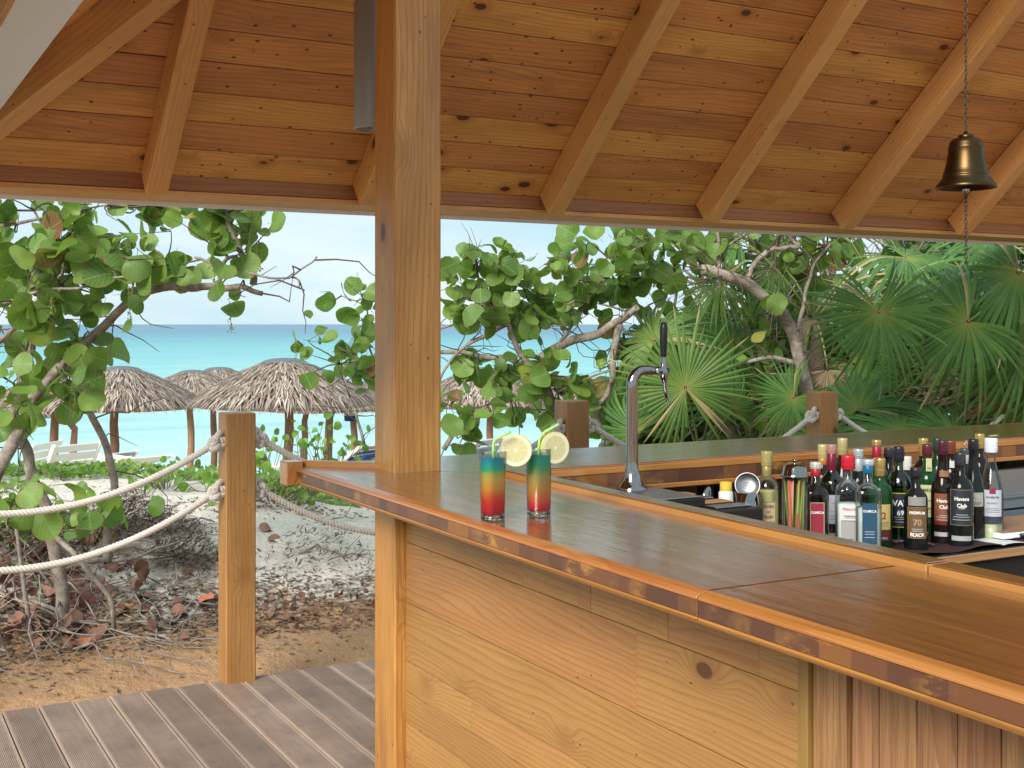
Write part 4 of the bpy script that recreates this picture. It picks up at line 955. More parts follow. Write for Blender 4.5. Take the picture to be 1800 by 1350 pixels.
def wob(pts, amp, rnd, sub=4):
    out = []
    for a, b_ in zip(pts, pts[1:]):
        for k in range(sub): out.append(a.lerp(b_, k/sub))
    out.append(pts[-1])
    for i in range(1, len(out)-1): out[i] = out[i]+Vector((rnd.gauss(0, amp), rnd.gauss(0, amp), rnd.gauss(0, amp)))
    # smooth
    for _ in range(2): out = [out[0]]+[(out[i-1]+out[i]*2+out[i+1])/4 for i in range(1, len(out)-1)]+[out[-1]]
    return out
def grape_tree(base, lab, branches, clusters, seed, size=1.0, maxobj=300, group='sea grape trees beyond the rope', berries=0, twigs_extra=40, face=.6):
    rnd = random.Random(seed); o = empty('sea_grape_tree', base, lab, 'tree', group); B = Vector(base)
    nodes = []; mb = MB()
    for pts, r0, r1 in branches:
        w_ = wob([P(*p) for p in pts], .012, rnd); L_ = len(w_)
        mb.tube([p-B for p in w_], [r0+(r1-r0)*i/(L_-1) for i in range(L_)], 9)
        nodes += w_
    mb.build('trunk', M_bark, o)
    tw = MB(); leaves = []
    for (px, py, rx, ry, D, dd, n) in clusters:
        c = P(px, py, D); near = min(nodes, key=lambda q: (q-c).length)
        hubs = []
        for h_ in range(max(1, n//5)):
            u_ = rnd.uniform(0, 2*PI); q = math.sqrt(rnd.random())
            hp = P(px+rx*q*math.cos(u_), py+ry*q*math.sin(u_), D+rnd.uniform(-dd, dd)); hubs.append(hp)
            nb = min(nodes+hubs[:-1][:6], key=lambda g_: (g_-hp).length+.0) if rnd.random() < .8 else near
            mid = nb.lerp(hp, .5)+Vector((rnd.gauss(0, .05), rnd.gauss(0, .05), rnd.gauss(0, .05)))
            w_ = wob([nb, mid, hp], .012, rnd, 3)
            tw.tube([p-B for p in w_], [.008*size-.005*size*i/(len(w_)-1) for i in range(len(w_))], 5, cap=False)
        for i in range(n):
            hp = rnd.choice(hubs); off = Vector((rnd.gauss(0, .085), rnd.gauss(0, .085), rnd.gauss(0, .085)))*size
            p = hp+off
            M = leafrot(rnd, face); ax = M @ Vector((1, 0, 0))
            s_ = size*rnd.choice([.55, .75, .9, 1.0, 1.1, 1.25])
            if rnd.random() < .5: tw.tube([hp-B, p-B-ax*.02], [.003*size, .002*size], 4, cap=False)
            leaves.append((p-B, M, s_))
    for i in range(twigs_extra):
        a = rnd.choice(nodes); d = Vector((rnd.gauss(0, 1), rnd.gauss(0, .6), rnd.gauss(.2, 1))).normalized()
        p = a; pts = [a]
        for k in range(4):
            d = (d+Vector((rnd.gauss(0, .4), rnd.gauss(0, .4), rnd.gauss(0, .4)))).normalized(); p = p+d*rnd.uniform(.05, .13); pts.append(p)
        tw.tube([q-B for q in pts], [.006*size, .005*size, .004*size, .003*size, .0015*size], 4, cap=False)
    tag(tw.build('twigs', M_twig, o), kind='stuff')
    leaves.sort(key=lambda l: (l[0]+B).length)
    for p, M, s_ in leaves[:maxobj]:
        T = Matrix.Translation(p) @ M.to_4x4() @ Matrix.Diagonal((s_, s_, s_, 1))
        link('leaf', rnd.choice(LV), o, T)
    if len(leaves) > maxobj:
        fm = MB()
        for p, M, s_ in leaves[maxobj:]:
            vs, fs = rnd.choice(LFAR); fm.add([p+(M @ (Vector(v)*s_)) for v in vs[:-4]], fs[:-1], 0, True)
        tag(fm.build('crown', L_grape_far, o), kind='stuff')
    if berries:
        bm_ = MB()
        for i in range(berries):
            p = rnd.choice(leaves[:maxobj])[0]; ln = rnd.uniform(.10, .18); q = p
            bm_.tube([p, p+Vector((.01, 0, -ln))], .0015, 4, cap=False)
            for k in range(int(ln*240)):
                c = p+Vector((.01*k/30+rnd.gauss(0, .006), rnd.gauss(0, .006), -rnd.uniform(.02, 1)*ln)); s_ = rnd.uniform(.003, .0055)
                bm_.add([c+Vector(v)*s_ for v in ((1, 0, 0), (-1, 0, 0), (0, 1, 0), (0, -1, 0), (0, 0, 1), (0, 0, -1))], [(0, 2, 4), (2, 1, 4), (1, 3, 4), (3, 0, 4), (2, 0, 5), (1, 2, 5), (3, 1, 5), (0, 3, 5)], 0, True)
        tag(bm_.build('berry_strings', simple('green berries', (.20, .26, .05), .4), o), kind='stuff')
    return o

# left tree
g0 = P(105, 1140, 6.0)
brL = [
 ([(105, 1142, 6.1), (114, 1045, 6.1), (97, 960, 6.1), (76, 890, 6.2), (48, 800, 6.2), (30, 755, 6.2)], .035, .026),
 ([(203, 1133, 6.1), (196, 1075, 6.0), (168, 1020, 6.0), (140, 980, 6.0), (92, 938, 6.1)], .012, .014),
 ([(190, 990, 6.6), (186, 925, 6.6), (202, 860, 6.5), (188, 785, 6.5), (160, 715, 6.4), (142, 680, 6.4)], .024, .017),
 ([(-60, 960, 6.0), (-10, 850, 6.0), (24, 775, 6.0), (52, 715, 6.1), (90, 660, 6.1), (150, 605, 6.1), (195, 558, 6.1), (238, 515, 6.0)], .037, .020),
 ([(238, 515, 6.0), (300, 498, 5.9), (345, 508, 5.9), (395, 502, 5.9), (430, 503, 5.9), (462, 516, 5.9)], .024, .012),
 ([(445, 500, 5.9), (440, 470, 5.9), (420, 445, 5.9), (405, 400, 5.9), (385, 350, 5.9), (360, 320, 5.9)], .018, .008),
 ([(385, 500, 5.9), (392, 460, 5.9), (420, 450, 5.95), (430, 462, 5.9)], .012, .006),
 ([(342, 452, 5.8), (385, 465, 5.8), (425, 482, 5.8), (490, 489, 5.8), (515, 488, 5.8), (538, 470, 5.8), (557, 451, 5.8)], .007, .004),
 ([(513, 488, 5.8), (524, 492, 5.8), (527, 505, 5.8), (535, 511, 5.8)], .005, .003),
 ([(10, 760, 6.2), (45, 650, 6.2), (60, 600, 6.2), (35, 540, 6.2), (8, 470, 6.2), (-10, 430, 6.2)], .026, .017),
 ([(60, 600, 6.2), (45, 550, 6.2), (20, 500, 6.1), (0, 460, 6.1)], .022, .018),
 ([(0, 535, 5.7), (70, 510, 5.7), (140, 505, 5.7), (190, 490, 5.7), (250, 475, 5.7)], .008, .004),
 ([(-20, 405, 6.0), (50, 390, 6.0), (130, 375, 6.0), (190, 360, 6.0)], .010, .004),
 ([(-20, 620, 6.0), (20, 580, 6.0), (50, 560, 6.0), (95, 520, 6.0), (120, 470, 6.0), (100, 420, 6.0), (60, 370, 6.0)], .013, .006),
 ([(95, 940, 6.1), (60, 900, 6.1), (10, 905, 6.0), (-40, 880, 6.0)], .014, .010),
 ([(-30, 1065, 6.4), (30, 1035, 6.4), (90, 1010, 6.4), (150, 990, 6.5), (190, 985, 6.6)], .020, .014),
 ([(60, 1130, 5.9), (48, 1060, 5.9), (38, 980, 5.9), (20, 900, 5.9)], .014, .008),
 ([(190, 988, 6.6), (260, 978, 6.6), (300, 955, 6.7), (335, 945, 6.9)], .010, .004),
]
clL = [(60, 365, 90, 40, 6.1, .3, 34), (175, 380, 60, 45, 6.0, .3, 26), (140, 470, 80, 50, 5.9, .3, 36), (50, 480, 60, 60, 6.1, .3, 22), (255, 450, 70, 45, 5.8, .25, 32),
       (300, 380, 50, 35, 6.1, .25, 16), (370, 365, 60, 22, 5.9, .2, 16), (440, 360, 35, 20, 5.9, .1, 6), (445, 430, 25, 30, 5.9, .1, 14), (395, 430, 20, 30, 5.9, .1, 6), (410, 520, 12, 6, 5.9, .05, 3), (200, 520, 55, 35, 5.7, .2, 18), (90, 560, 70, 40, 6.0, .2, 22),
       (60, 700, 55, 45, 5.7, .2, 12), (150, 650, 50, 40, 6.1, .2, 22), (115, 620, 60, 35, 6.2, .2, 16), (0, 650, 40, 60, 6.1, .3, 16), (15, 760, 30, 40, 6.0, .3, 8), (15, 880, 30, 40, 5.6, .2, 8), (130, 925, 50, 30, 6.1, .2, 8), (40, 950, 60, 50, 6.4, .3, 10), (20, 410, 40, 60, 6.2, .3, 16), (240, 360, 40, 30, 6.1, .3, 12)]
grape_tree((g0.x, g0.y, gz(g0.x, g0.y)), 'sea grape tree with big round leaves and leaning grey stems at the left', brL, [(a,b_,c_,d_,e_,f_,max(3,int(n_*.98))) for a,b_,c_,d_,e_,f_,n_ in clL], 5, .75, 300, berries=14, twigs_extra=60)

# middle tree, right of the roof post
m0 = P(1000, 800, 8.6)
brM = [
 ([(1010, 850, 8.6), (985, 740, 8.6), (962, 695, 8.6), (941, 655, 8.6), (950, 625, 8.6), (1000, 600, 8.5), (1055, 585, 8.4), (1090, 565, 8.4), (1120, 540, 8.3)], .050, .022),
 ([(935, 650, 8.6), (915, 620, 8.6), (890, 565, 8.6), (868, 535, 8.6), (860, 500, 8.6), (845, 440, 8.6)], .026, .008),
 ([(930, 645, 8.6), (880, 628, 8.7), (840, 625, 8.7), (790, 618, 8.7), (730, 612, 8.7), (660, 632, 8.6), (600, 640, 8.6)], .022, .009),
 ([(890, 570, 8.6), (855, 590, 8.6), (820, 605, 8.6), (780, 645, 8.6), (760, 700, 8.6)], .018, .008),
 ([(870, 540, 8.6), (830, 560, 8.6), (790, 570, 8.6), (740, 590, 8.6)], .014, .006),
 ([(985, 600, 8.5), (1010, 565, 8.5), (1050, 500, 8.4), (1085, 455, 8.4), (1140, 425, 8.4), (1190, 410, 8.4)], .014, .006),
 ([(1090, 570, 8.4), (1075, 620, 8.4), (1080, 660, 8.4), (1070, 690, 8.5), (1045, 720, 8.5), (1060, 790, 8.6)], .026, .016),
 ([(1075, 650, 8.4), (1030, 665, 8.4), (980, 690, 8.5)], .010, .004),
 ([(780, 790, 8.8), (800, 755, 8.8), (840, 735, 8.8), (870, 700, 8.7), (930, 700, 8.7)], .020, .006),
 ([(640, 780, 8.6), (625, 740, 8.6), (615, 700, 8.6), (604, 660, 8.6)], .012, .006),
 ([(830, 430, 8.5), (838, 480, 8.5), (845, 520, 8.5), (870, 540, 8.6)], .006, .010),
 ([(660, 640, 8.6), (640, 590, 8.6), (650, 540, 8.6), (600, 520, 8.6)], .008, .004),
]
clM = [(560, 600, 25, 15, 8.5, .1, 9), (610, 610, 35, 22, 8.5, .2, 15), (640, 650, 35, 25, 8.6, .2, 18), (590, 515, 20, 8, 8.5, .1, 6), (640, 510, 25, 22, 8.5, .2, 10), (650, 560, 20, 30, 8.6, .2, 8), (560, 660, 20, 18, 8.6, .1, 5),
       (810, 495, 45, 30, 8.6, .3, 36), (870, 465, 35, 22, 8.5, .2, 22), (930, 460, 40, 22, 8.5, .2, 22), (850, 530, 50, 28, 8.6, .3, 26), (920, 525, 55, 30, 8.5, .3, 30), (1010, 510, 50, 35, 8.4, .3, 34), (1000, 450, 45, 30, 8.4, .3, 30), (1070, 430, 50, 30, 8.3, .3, 34),
       (1060, 490, 50, 35, 8.4, .3, 30), (970, 560, 70, 30, 8.6, .3, 32), (850, 580, 50, 20, 8.7, .3, 12), (880, 660, 60, 28, 8.6, .3, 32), (830, 700, 50, 30, 8.6, .3, 24), (1010, 640, 60, 25, 8.5, .3, 26), (1020, 690, 50, 30, 8.5, .3, 30), (930, 710, 60, 25, 8.6, .3, 24), (810, 640, 40, 15, 8.6, .2, 10), (1060, 730, 40, 35, 8.7, .3, 24), (1100, 600, 30, 40, 8.7, .3, 18), (1100, 520, 30, 40, 8.6, .3, 18), (800, 760, 30, 18, 8.7, .3, 12), (1140, 440, 45, 30, 8.6, .3, 26)]
grape_tree((m0.x, m0.y, gz(m0.x, m0.y)), 'spreading sea grape tree with small round leaves right behind the roof post', brM, [(a,b_,c_,d_,e_,f_,max(3,int(n_*.78))) for a,b_,c_,d_,e_,f_,n_ in clM], 8, .80, 300, berries=5, twigs_extra=110)

# right tree with a bare curved trunk
r0 = P(1440, 800, 8.2)
brR = [
 ([(1445, 900, 8.2), (1428, 735, 8.2), (1412, 650, 8.2), (1396, 590, 8.2), (1372, 545, 8.1), (1320, 497, 8.0), (1270, 482, 7.9), (1233, 474, 7.9)], .050, .034),
 ([(1313, 492, 8.0), (1322, 470, 8.0), (1345, 442, 8.0), (1375, 434, 8.0), (1405, 436, 8.0), (1398, 424, 8.0), (1370, 405, 8.0), (1340, 380, 8.0)], .020, .011),
 ([(1262, 476, 7.9), (1272, 445, 7.9), (1285, 425, 7.9), (1320, 405, 7.9), (1350, 390, 7.9)], .011, .006),
 ([(1265, 470, 7.9), (1262, 430, 7.9), (1255, 380, 7.9)], .012, .008),
 ([(1400, 590, 8.2), (1405, 545, 8.2), (1420, 500, 8.2), (1430, 470, 8.2), (1460, 430, 8.3)], .016, .008),
 ([(1410, 640, 8.2), (1350, 630, 8.4), (1290, 640, 8.5), (1260, 650, 8.6)], .018, .010),
 ([(1310, 790, 8.6), (1270, 740, 8.6), (1250, 720, 8.7)], .045, .03),
 ([(1100, 790, 8.7), (1125, 755, 8.7), (1140, 720, 8.8)], .035, .02),
]
clR = [(1180, 430, 70, 30, 8.4, .4, 40), (1250, 425, 60, 25, 8.3, .4, 26), (1330, 420, 60, 22, 8.4, .4, 22), (1420, 430, 50, 28, 8.5, .4, 24), (1480, 450, 40, 35, 8.7, .4, 20), (1200, 480, 60, 30, 8.8, .4, 24), (1330, 540, 30, 20, 7.9, .2, 3), (1450, 545, 20, 15, 8.0, .2, 4), (1300, 640, 80, 60, 9.0, .5, 40), (1380, 720, 60, 40, 9.0, .5, 30), (1160, 560, 60, 60, 9.0, .4, 30), (1340, 480, 70, 40, 9.2, .4, 34), (1520, 440, 30, 25, 8.8, .4, 12)]
grape_tree((r0.x, r0.y, gz(r0.x, r0.y)), 'sea grape tree with thick bare trunk curving left above the palms', brR, [(a,b_,c_,d_,e_,f_,max(3,int(n_*.8))) for a,b_,c_,d_,e_,f_,n_ in clR], 21, .80, 260, berries=3, twigs_extra=90)

# ------------------------------------------------------------------ fan palms
def frond_mesh(seed, mat, Rr=.55, spread=300, nseg=38, droop=.35, split=.48):
    rnd = random.Random(seed); mb = MB()
    for k in range(nseg):
        a = rad(90-spread/2+spread*(k+.5)/nseg)-rad(180) + rnd.uniform(-.02, .02)
        half = rad(spread/nseg)*.47; L = Rr*rnd.uniform(.86, 1.08)*(.80+.20*math.cos((k/(nseg-1)-.5)*2.4)); dr = droop*rnd.uniform(.5, 1.6)
        bend = rnd.random() < .14; pts = []
        N = 7; vs = []
        for i in range(N+1):
            t = i/N; rr = .012+L*t
            w_ = rr*math.tan(half) if t < split else (split*L+.012)*math.tan(half)*(1-((t-split)/(1-split))**1.6)*.96
            z = -dr*Rr*(max(0, t-.30)/.7)**2*.9
            rad_ = rr
            if bend and t > .62: z -= (t-.62)*L*1.1; rad_ = .012+L*(.62+(t-.62)*.35)
            d = Vector((math.cos(a), math.sin(a), 0)); pr = Vector((-d.y, d.x, 0))
            ridge = w_*.55 if t > 0 else 0
            tw_ = 0
            vs += [d*rad_-pr*w_+Vector((0, 0, z)), d*rad_+Vector((0, 0, z+ridge)), d*rad_+pr*w_+Vector((0, 0, z))]
        fs = []
        for i in range(N): b_ = i*3; fs += [(b_, b_+3, b_+4, b_+1), (b_+1, b_+4, b_+5, b_+2)]
        mb.add(vs, fs, 0, False)
    me = bpy.data.meshes.new('frond'); me.from_pydata(mb.v, [], mb.f); me.materials.append(mat); me.update(); return me
FR = [frond_mesh(1, L_palm, .58, 310, 48, .40), frond_mesh(2, L_palm, .62, 280, 44, .62), frond_mesh(3, L_palm_y, .56, 335, 50, .18), frond_mesh(4, L_palm, .56, 250, 36, .8), frond_mesh(5, L_palm_y, .5, 280, 40, .6)]
M_pet = simple('green petiole', (.18, .24, .06), .45); M_fib = simple('palm trunk fibre', (.16, .12, .09), .9, .4, 30)
def palm(base, heart, lab, fronds, trunk_r=.07, seed=0):
    rnd = random.Random(seed); o = empty('fan_palm', base, lab, 'palm', 'fan palms behind the bar'); B = Vector(base); H = Vector(heart)
    mb = MB(); w_ = wob([B, B.lerp(H, .5)+Vector((.03, .02, 0)), H], .01, rnd, 6)
    mb.tube([p-B for p in w_], [trunk_r*(1+.12*math.sin(i*2.2)) for i in range(len(w_))], 10)
    mb.build('trunk', M_fib, o)
    for (px, py, D, k, s_, nx, ny, nz, roll) in fronds:
        c = P(px, py, D); n = (Vector((nx*CY+ny*SY, -nx*SY+ny*CY, nz))).normalized()   # view-relative normal: nx right, ny away, nz up
        # local y axis = outward middle direction of the fan (points away from the petiole)
        out = (c-H); out = out-n*out.dot(n)
        if out.length < .05: out = Vector((0, 0, -1))-n*(-n.z)
        out.normalize(); out = Matrix.Rotation(rad(roll), 3, n) @ out
        ex = out.cross(n)*-1; ex = n.cross(out)*-1
        Mx = Matrix((ex, out, n)).transposed()
        if Mx.determinant() < 0: Mx = Matrix((-ex, out, n)).transposed()
        # mesh fan opens around -y, so flip
        Mx = Mx @ Matrix.Rotation(PI, 3, 'Z')
        T = Matrix.Translation(c-B) @ Mx.to_4x4() @ Matrix.Diagonal((s_, s_, s_, 1))
        f = link('frond', FR[k], o, T)
        mb = MB(); mid = H.lerp(c, .55)+Vector((0, 0, .06+.10*rnd.random()))
        pt = [H.lerp(mid, t/4)*(1-t/4)+mid.lerp(c, t/4)*(t/4) for t in range(5)]
        mb.tube([p-B for p in pt], [.011, .009, .008, .007, .005], 6); mb.build('petiole', M_pet, o)
    return o
def gb(px, D): v = P(px, 570, D); return (v.x, v.y, gz(v.x, v.y)-.05)
L_dryfan = deadmat('dry fan frond', (.34, .25, .13), (.44, .34, .20), (.26, .18, .10))
FR.append(frond_mesh(9, L_dryfan, .5, 170, 20, 1.5))
h1 = P(1230, 800, 8.4)
palm(gb(1230, 8.4), h1, 'low fan palm with a broad yellow-green fan directly behind the beer tap', [(1205, 682, 7.9, 2, .93, -.05, -1, .1, 0), (1150, 600, 8.3, 4, 1.0, -.5, -.6, .6, 20), (1290, 600, 8.7, 0, .8, .3, -.6, .7, 30), (1120, 760, 8.2, 3, .9, -.6, -.8, .1, 0), (1290, 720, 8.3, 3, .9, .6, -.8, .2, 0), (1330, 690, 8.7, 3, .8, .5, -.8, .3, 0)], .06, 1)
h2 = P(1430, 560, 8.6)
palm(gb(1425, 8.6), h2, 'tall fan palm beside the curved bare trunk, fans drooping over the bottles', [(1545, 548, 6.9, 0, .80, -.05, -1, .22, 0), (1590, 452, 8.1, 1, 1.02, .1, -.35, .9, 0), (1612, 486, 7.9, 4, .98, .15, -.5, .75, 0), (1270, 500, 8.3, 4, .65, -.3, -.7, .5, 0), (1300, 420, 8.6, 3, .9, -.2, -.5, .8, 0), (1370, 470, 8.8, 3, .8, 0, -.8, .5, 40), (1440, 400, 8.7, 1, .8, .1, -.4, .9, 0), (1395, 700, 8.0, 0, .62, -.4, -.9, .2, -40), (1500, 640, 8.8, 0, .9, 0, -.8, .3, 0), (1455, 650, 8.3, 5, .8, .2, -.9, -.1, 10), (1395, 730, 8.3, 5, .7, -.3, -.9, 0, -10), (1630, 640, 8.6, 5, .8, 0, -.9, .1, 0)], .085, 2)
h3 = P(1850, 500, 8.0)
palm(gb(1850, 8.0), h3, 'fan palm leaning in from the right edge with deep green drooping fans', [(1702, 565, 7.2, 1, .90, -.15, -1, .28, 0), (1790, 480, 7.4, 1, 1.0, -.1, -.7, .6, 0), (1740, 420, 8.2, 3, 1.0, -.1, -.4, .9, 0), (1800, 600, 7.5, 0, 1.0, 0, -.9, .3, 0), (1830, 400, 8.5, 3, 1.1, -.2, -.6, .6, 0), (1850, 640, 7.6, 1, .9, 0, -1, .3, 0), (1690, 480, 8.4, 3, .9, -.3, -.8, .5, 0), (1775, 660, 7.9, 5, .9, .1, -.9, .1, 0)], .09, 3)
h4 = P(1560, 900, 7.6)
palm(gb(1560, 7.6), h4, 'young dark fan palm low behind the bottles', [(1590, 760, 7.4, 0, .9, .1, -.6, .8, 0), (1510, 720, 7.6, 3, .8, -.5, -.8, .4, 0), (1680, 770, 7.5, 0, .9, .4, -.6, .7, 0), (1460, 790, 7.5, 0, .7, -.5, -.7, .6, 0)], .05, 4)

# thicket behind: a mass nobody could count
def thicket():
    rnd = random.Random(77); mb = MB(); tw = MB()
    for i in range(12500):
        px = rnd.uniform(1080, 2300); D = rnd.uniform(9.6, 13.5)
        top = 410 + max(0, (1330-px))*.55 + 25*math.sin(px*.03)+rnd.uniform(-20, 60)
        if px < 1580: top += 90
        py = rnd.uniform(top-(140 if px > 1560 else 0), 800)
        p = P(px, py, D)
        if p.z < gz(p.x, p.y): continue
        vs, fs = rnd.choice(LFAR); M = leafrot(rnd, .4); s_ = rnd.uniform(.5, 1.1)
        mb.add([p+(M @ (Vector(v)*s_)) for v in vs[18:-5]], [list(range(17))], 0, True)
    for i in range(700):
        p = P(rnd.uniform(1150, 2300), rnd.uniform(430, 790), rnd.uniform(8.9, 12)); d = Vector((rnd.gauss(0, 1), rnd.gauss(0, .5), rnd.gauss(0, 1))).normalized(); pts = [p]
        for k in range(5):
            d = (d+Vector((rnd.gauss(0, .3), rnd.gauss(0, .3), rnd.gauss(0, .3)))).normalized(); p = p+d*.2; pts.append(p)
        r_ = rnd.uniform(.004, .014); tw.tube(pts, [r_, r_, r_*.8, r_*.7, r_*.5, r_*.3], 5, cap=False)
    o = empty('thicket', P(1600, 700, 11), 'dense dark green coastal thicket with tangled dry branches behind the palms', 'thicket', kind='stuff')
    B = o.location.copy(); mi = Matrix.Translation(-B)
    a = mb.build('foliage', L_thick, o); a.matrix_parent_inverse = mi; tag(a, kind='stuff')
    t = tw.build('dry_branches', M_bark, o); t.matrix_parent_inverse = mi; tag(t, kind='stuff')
thicket()

# ------------------------------------------------------------------ palapas
def thatch(seed, Rr=1.55, H=.70):
    rnd = random.Random(seed); mb = MB(); rows = 16
    for j in range(rows):
        t0 = j/rows; n = int(50+250*t0)
        for i in range(n):
            a = 2*PI*(i+rnd.random())/n; t = .10+.90*t0+rnd.uniform(-.03, .03)
            def pt(t, lift=0): t = max(t, 0); return Vector((math.cos(a)*Rr*t, math.sin(a)*Rr*t, H*(1-t**1.45)+lift))
            ln = rnd.uniform(.16, .30); da = rnd.uniform(-.10, .10); w_ = rnd.uniform(.006, .018)
            p0 = pt(t-ln*.5, .02); p1 = pt(t+ln*.3, rnd.uniform(.01, .05)); p1 = Matrix.Rotation(da, 3, 'Z') @ p1
            if j >= rows-2: p1.z -= rnd.uniform(.01, .13)
            s_ = Vector((-math.sin(a), math.cos(a), 0))*w_; m_ = (p0+p1)/2+Vector((0, 0, .015))
            mb.add([p0-s_*.6, p0+s_*.6, m_+s_, m_-s_, p1], [(0, 1, 2, 3), (3, 2, 4)])
    # closed under-cone
    mb.lathe([(.10, H-.03), (Rr*.5, H*(1-.5**1.45)-.05), (Rr*.93, .02), (Rr*.9, -.03), (.10, H-.25)], 24, 0, smooth=False)
    me = bpy.data.meshes.new('thatch'); me.from_pydata(mb.v, [], mb.f); me.materials.append(M_thatch); me.update(); return me
TH_ = [thatch(1), thatch(2), thatch(3)]
M_cap = simple('grey roof cap', (.12, .14, .16), .6)
plist = [(500, 632, 19.5, 1.0, 507, 'nearest large thatched beach umbrella, left of the roof post'), (212, 646, 20.5, .92, 200, 'thatched umbrella behind the leaning stems of the left tree'), (338, 652, 27, .86, 335, 'small distant thatched umbrella in the gap between the two big ones'), (385, 647, 29, .95, 376, 'farthest thatched umbrella, half hidden behind the near large one'), (105, 668, 21, .66, 96, 'thatched umbrella half hidden by the left tree, near the white loungers'), (40, 680, 25, .8, 130, 'low thatched umbrella behind the left tree foliage'),
         (592, 668, 22.5, .72, 577, 'thatched umbrella overlapping the right side of the near large one'), (560, 672, 29, .9, 535, 'thatched umbrella hidden behind the near large one'), (640, 672, 27, .80, 622, 'thatched umbrella just left of the roof post with a bucket on its pole'), (848, 648, 21, .86, 835, 'thatched umbrella seen through branches right of the roof post'), (890, 655, 26, .9, 862, 'farther thatched umbrella right of the roof post'), (1010, 662, 25, .9, 1010, 'thatched umbrella behind the middle tree'), (1290, 655, 23, 1.0, 1290, 'thatched umbrella glimpsed behind the palms')]
for i, (px, ay, D, s_, ppx, lab) in enumerate(plist):
    c = P(px, ay, D); pz = P(ppx, ay, D); bz = gz(c.x, c.y)
    o = empty('beach_umbrella', (c.x, c.y, bz), lab, 'beach umbrella', 'thatched umbrellas on the beach')
    hz_ = c.z-bz-.70*s_
    link('thatch', TH_[i % 3], o, Matrix.Translation((0, 0, hz_)) @ Matrix.Rotation(i*1.1, 4, 'Z') @ Matrix.Diagonal((s_, s_, s_, 1)))
    dx = pz-c; mb = MB()
    pts = [(dx.x+.02*math.sin(k*1.7+i), dx.y, hz_*k/6*1.08-.1) for k in range(7)]; pts[-1] = (dx.x*.5, dx.y*.5, hz_+.5*s_)
    M = Matrix.Identity(4)
    q = MB(); q.tube(pts, [.085, .08, .078, .075, .075, .07, .06], 10); q.build('pole', M_pole, o)
    mb = MB(); mb.lathe([(.33*s_, -.045), (.27*s_, -.008), (.15*s_, .02), (.001, .03)], 11, c=(0, 0, hz_+.70*s_), sx=1.15); mb.build('cap', M_cap, o)
# bucket on the pole
v = P(616, 735, 27)
bk_ = empty('hanging_bucket', v, 'small white and blue bucket fixed to a far umbrella pole', 'bucket')
mb = MB(); mb.lathe([(.14, .22), (.14, .05)], 16); mb.build('bucket_body', flat((.45, .42, .38)), bk_)
mb = MB(); mb.lathe([(.142, .055), (.13, -.06), (.001, -.07)], 16); mb.build('bucket_base', M_blue, bk_)

# loungers
def lounger(px, D, ztop, ang, back, lab, towel=None):
    c = P(px, ztop, D); g = gz(c.x, c.y)
    o = empty('sun_lounger', (c.x, c.y, g), lab, 'sun lounger', 'sun loungers on the beach', rz=ang)
    mb = MB(); H = c.z-g
    sh_ = H-.30 if back else H-.05
    z0 = H-.62*math.sin(rad(back)) if back else H-.03
    for s in (-1, 1): mb.tube([(s*.33, .0, z0), (s*.33, -1.3, z0-.02)], .028, 8)
    for s in (-1, 1):
        mb.tube([(s*.33, 0, z0), (s*.33, .62*math.cos(rad(back)), z0+.62*math.sin(rad(back)))], .028, 8)
    mb.build('frame', M_cream, o)
    for k in range(5):
        for part in ('back', 'seat'):
            t = (k+.5)/5
            p = (0, .62*t*math.cos(rad(back)), z0+.62*t*math.sin(rad(back))) if part == 'back' else (0, -1.3*t, z0-.01)
            m2 = MB(); m2.box((0, 0, 0), (.32, .050 if part == 'back' else .11, .012))
            m2.build('slat', M_cream, o, Matrix.Translation(p) @ (Matrix.Rotation(rad(back), 4, 'X') if part == 'back' else Matrix.Identity(4)), .008)
    for s in (-1, 1):
        for y in (-.05, -1.2):
            m2 = MB(); m2.tube([(s*.33, y, z0), (s*.35, y, 0)], .026, 8); m2.build('leg', M_cream, o)
    if towel:
        m2 = MB(); m2.box((0, .25, z0+.10), (.34, .36, .03), Matrix.Rotation(rad(back*.6), 3, 'X')); m2.build('towel', M_blue, o, None, .02)
    return o
lounger(110, 15, 777, .48+PI, 62, 'white plastic sun lounger with its back raised, behind the left tree')
lounger(222, 15.5, 797, .25+PI, 12, 'white plastic sun lounger lying nearly flat beside the raised one')
lounger(45, 15.5, 776, .9+PI, 60, 'white sun lounger mostly hidden by the left tree stems')
lounger(170, 17.5, 792, .5+PI, 40, 'sun lounger covered by a navy towel behind the white ones', True)
lounger(610, 17, 778, .5+PI, 35, 'sun lounger with navy towel just left of the roof post', True)
lounger(822, 16, 768, .5+PI, 55, 'sun lounger with navy towel seen right of the roof post', True)

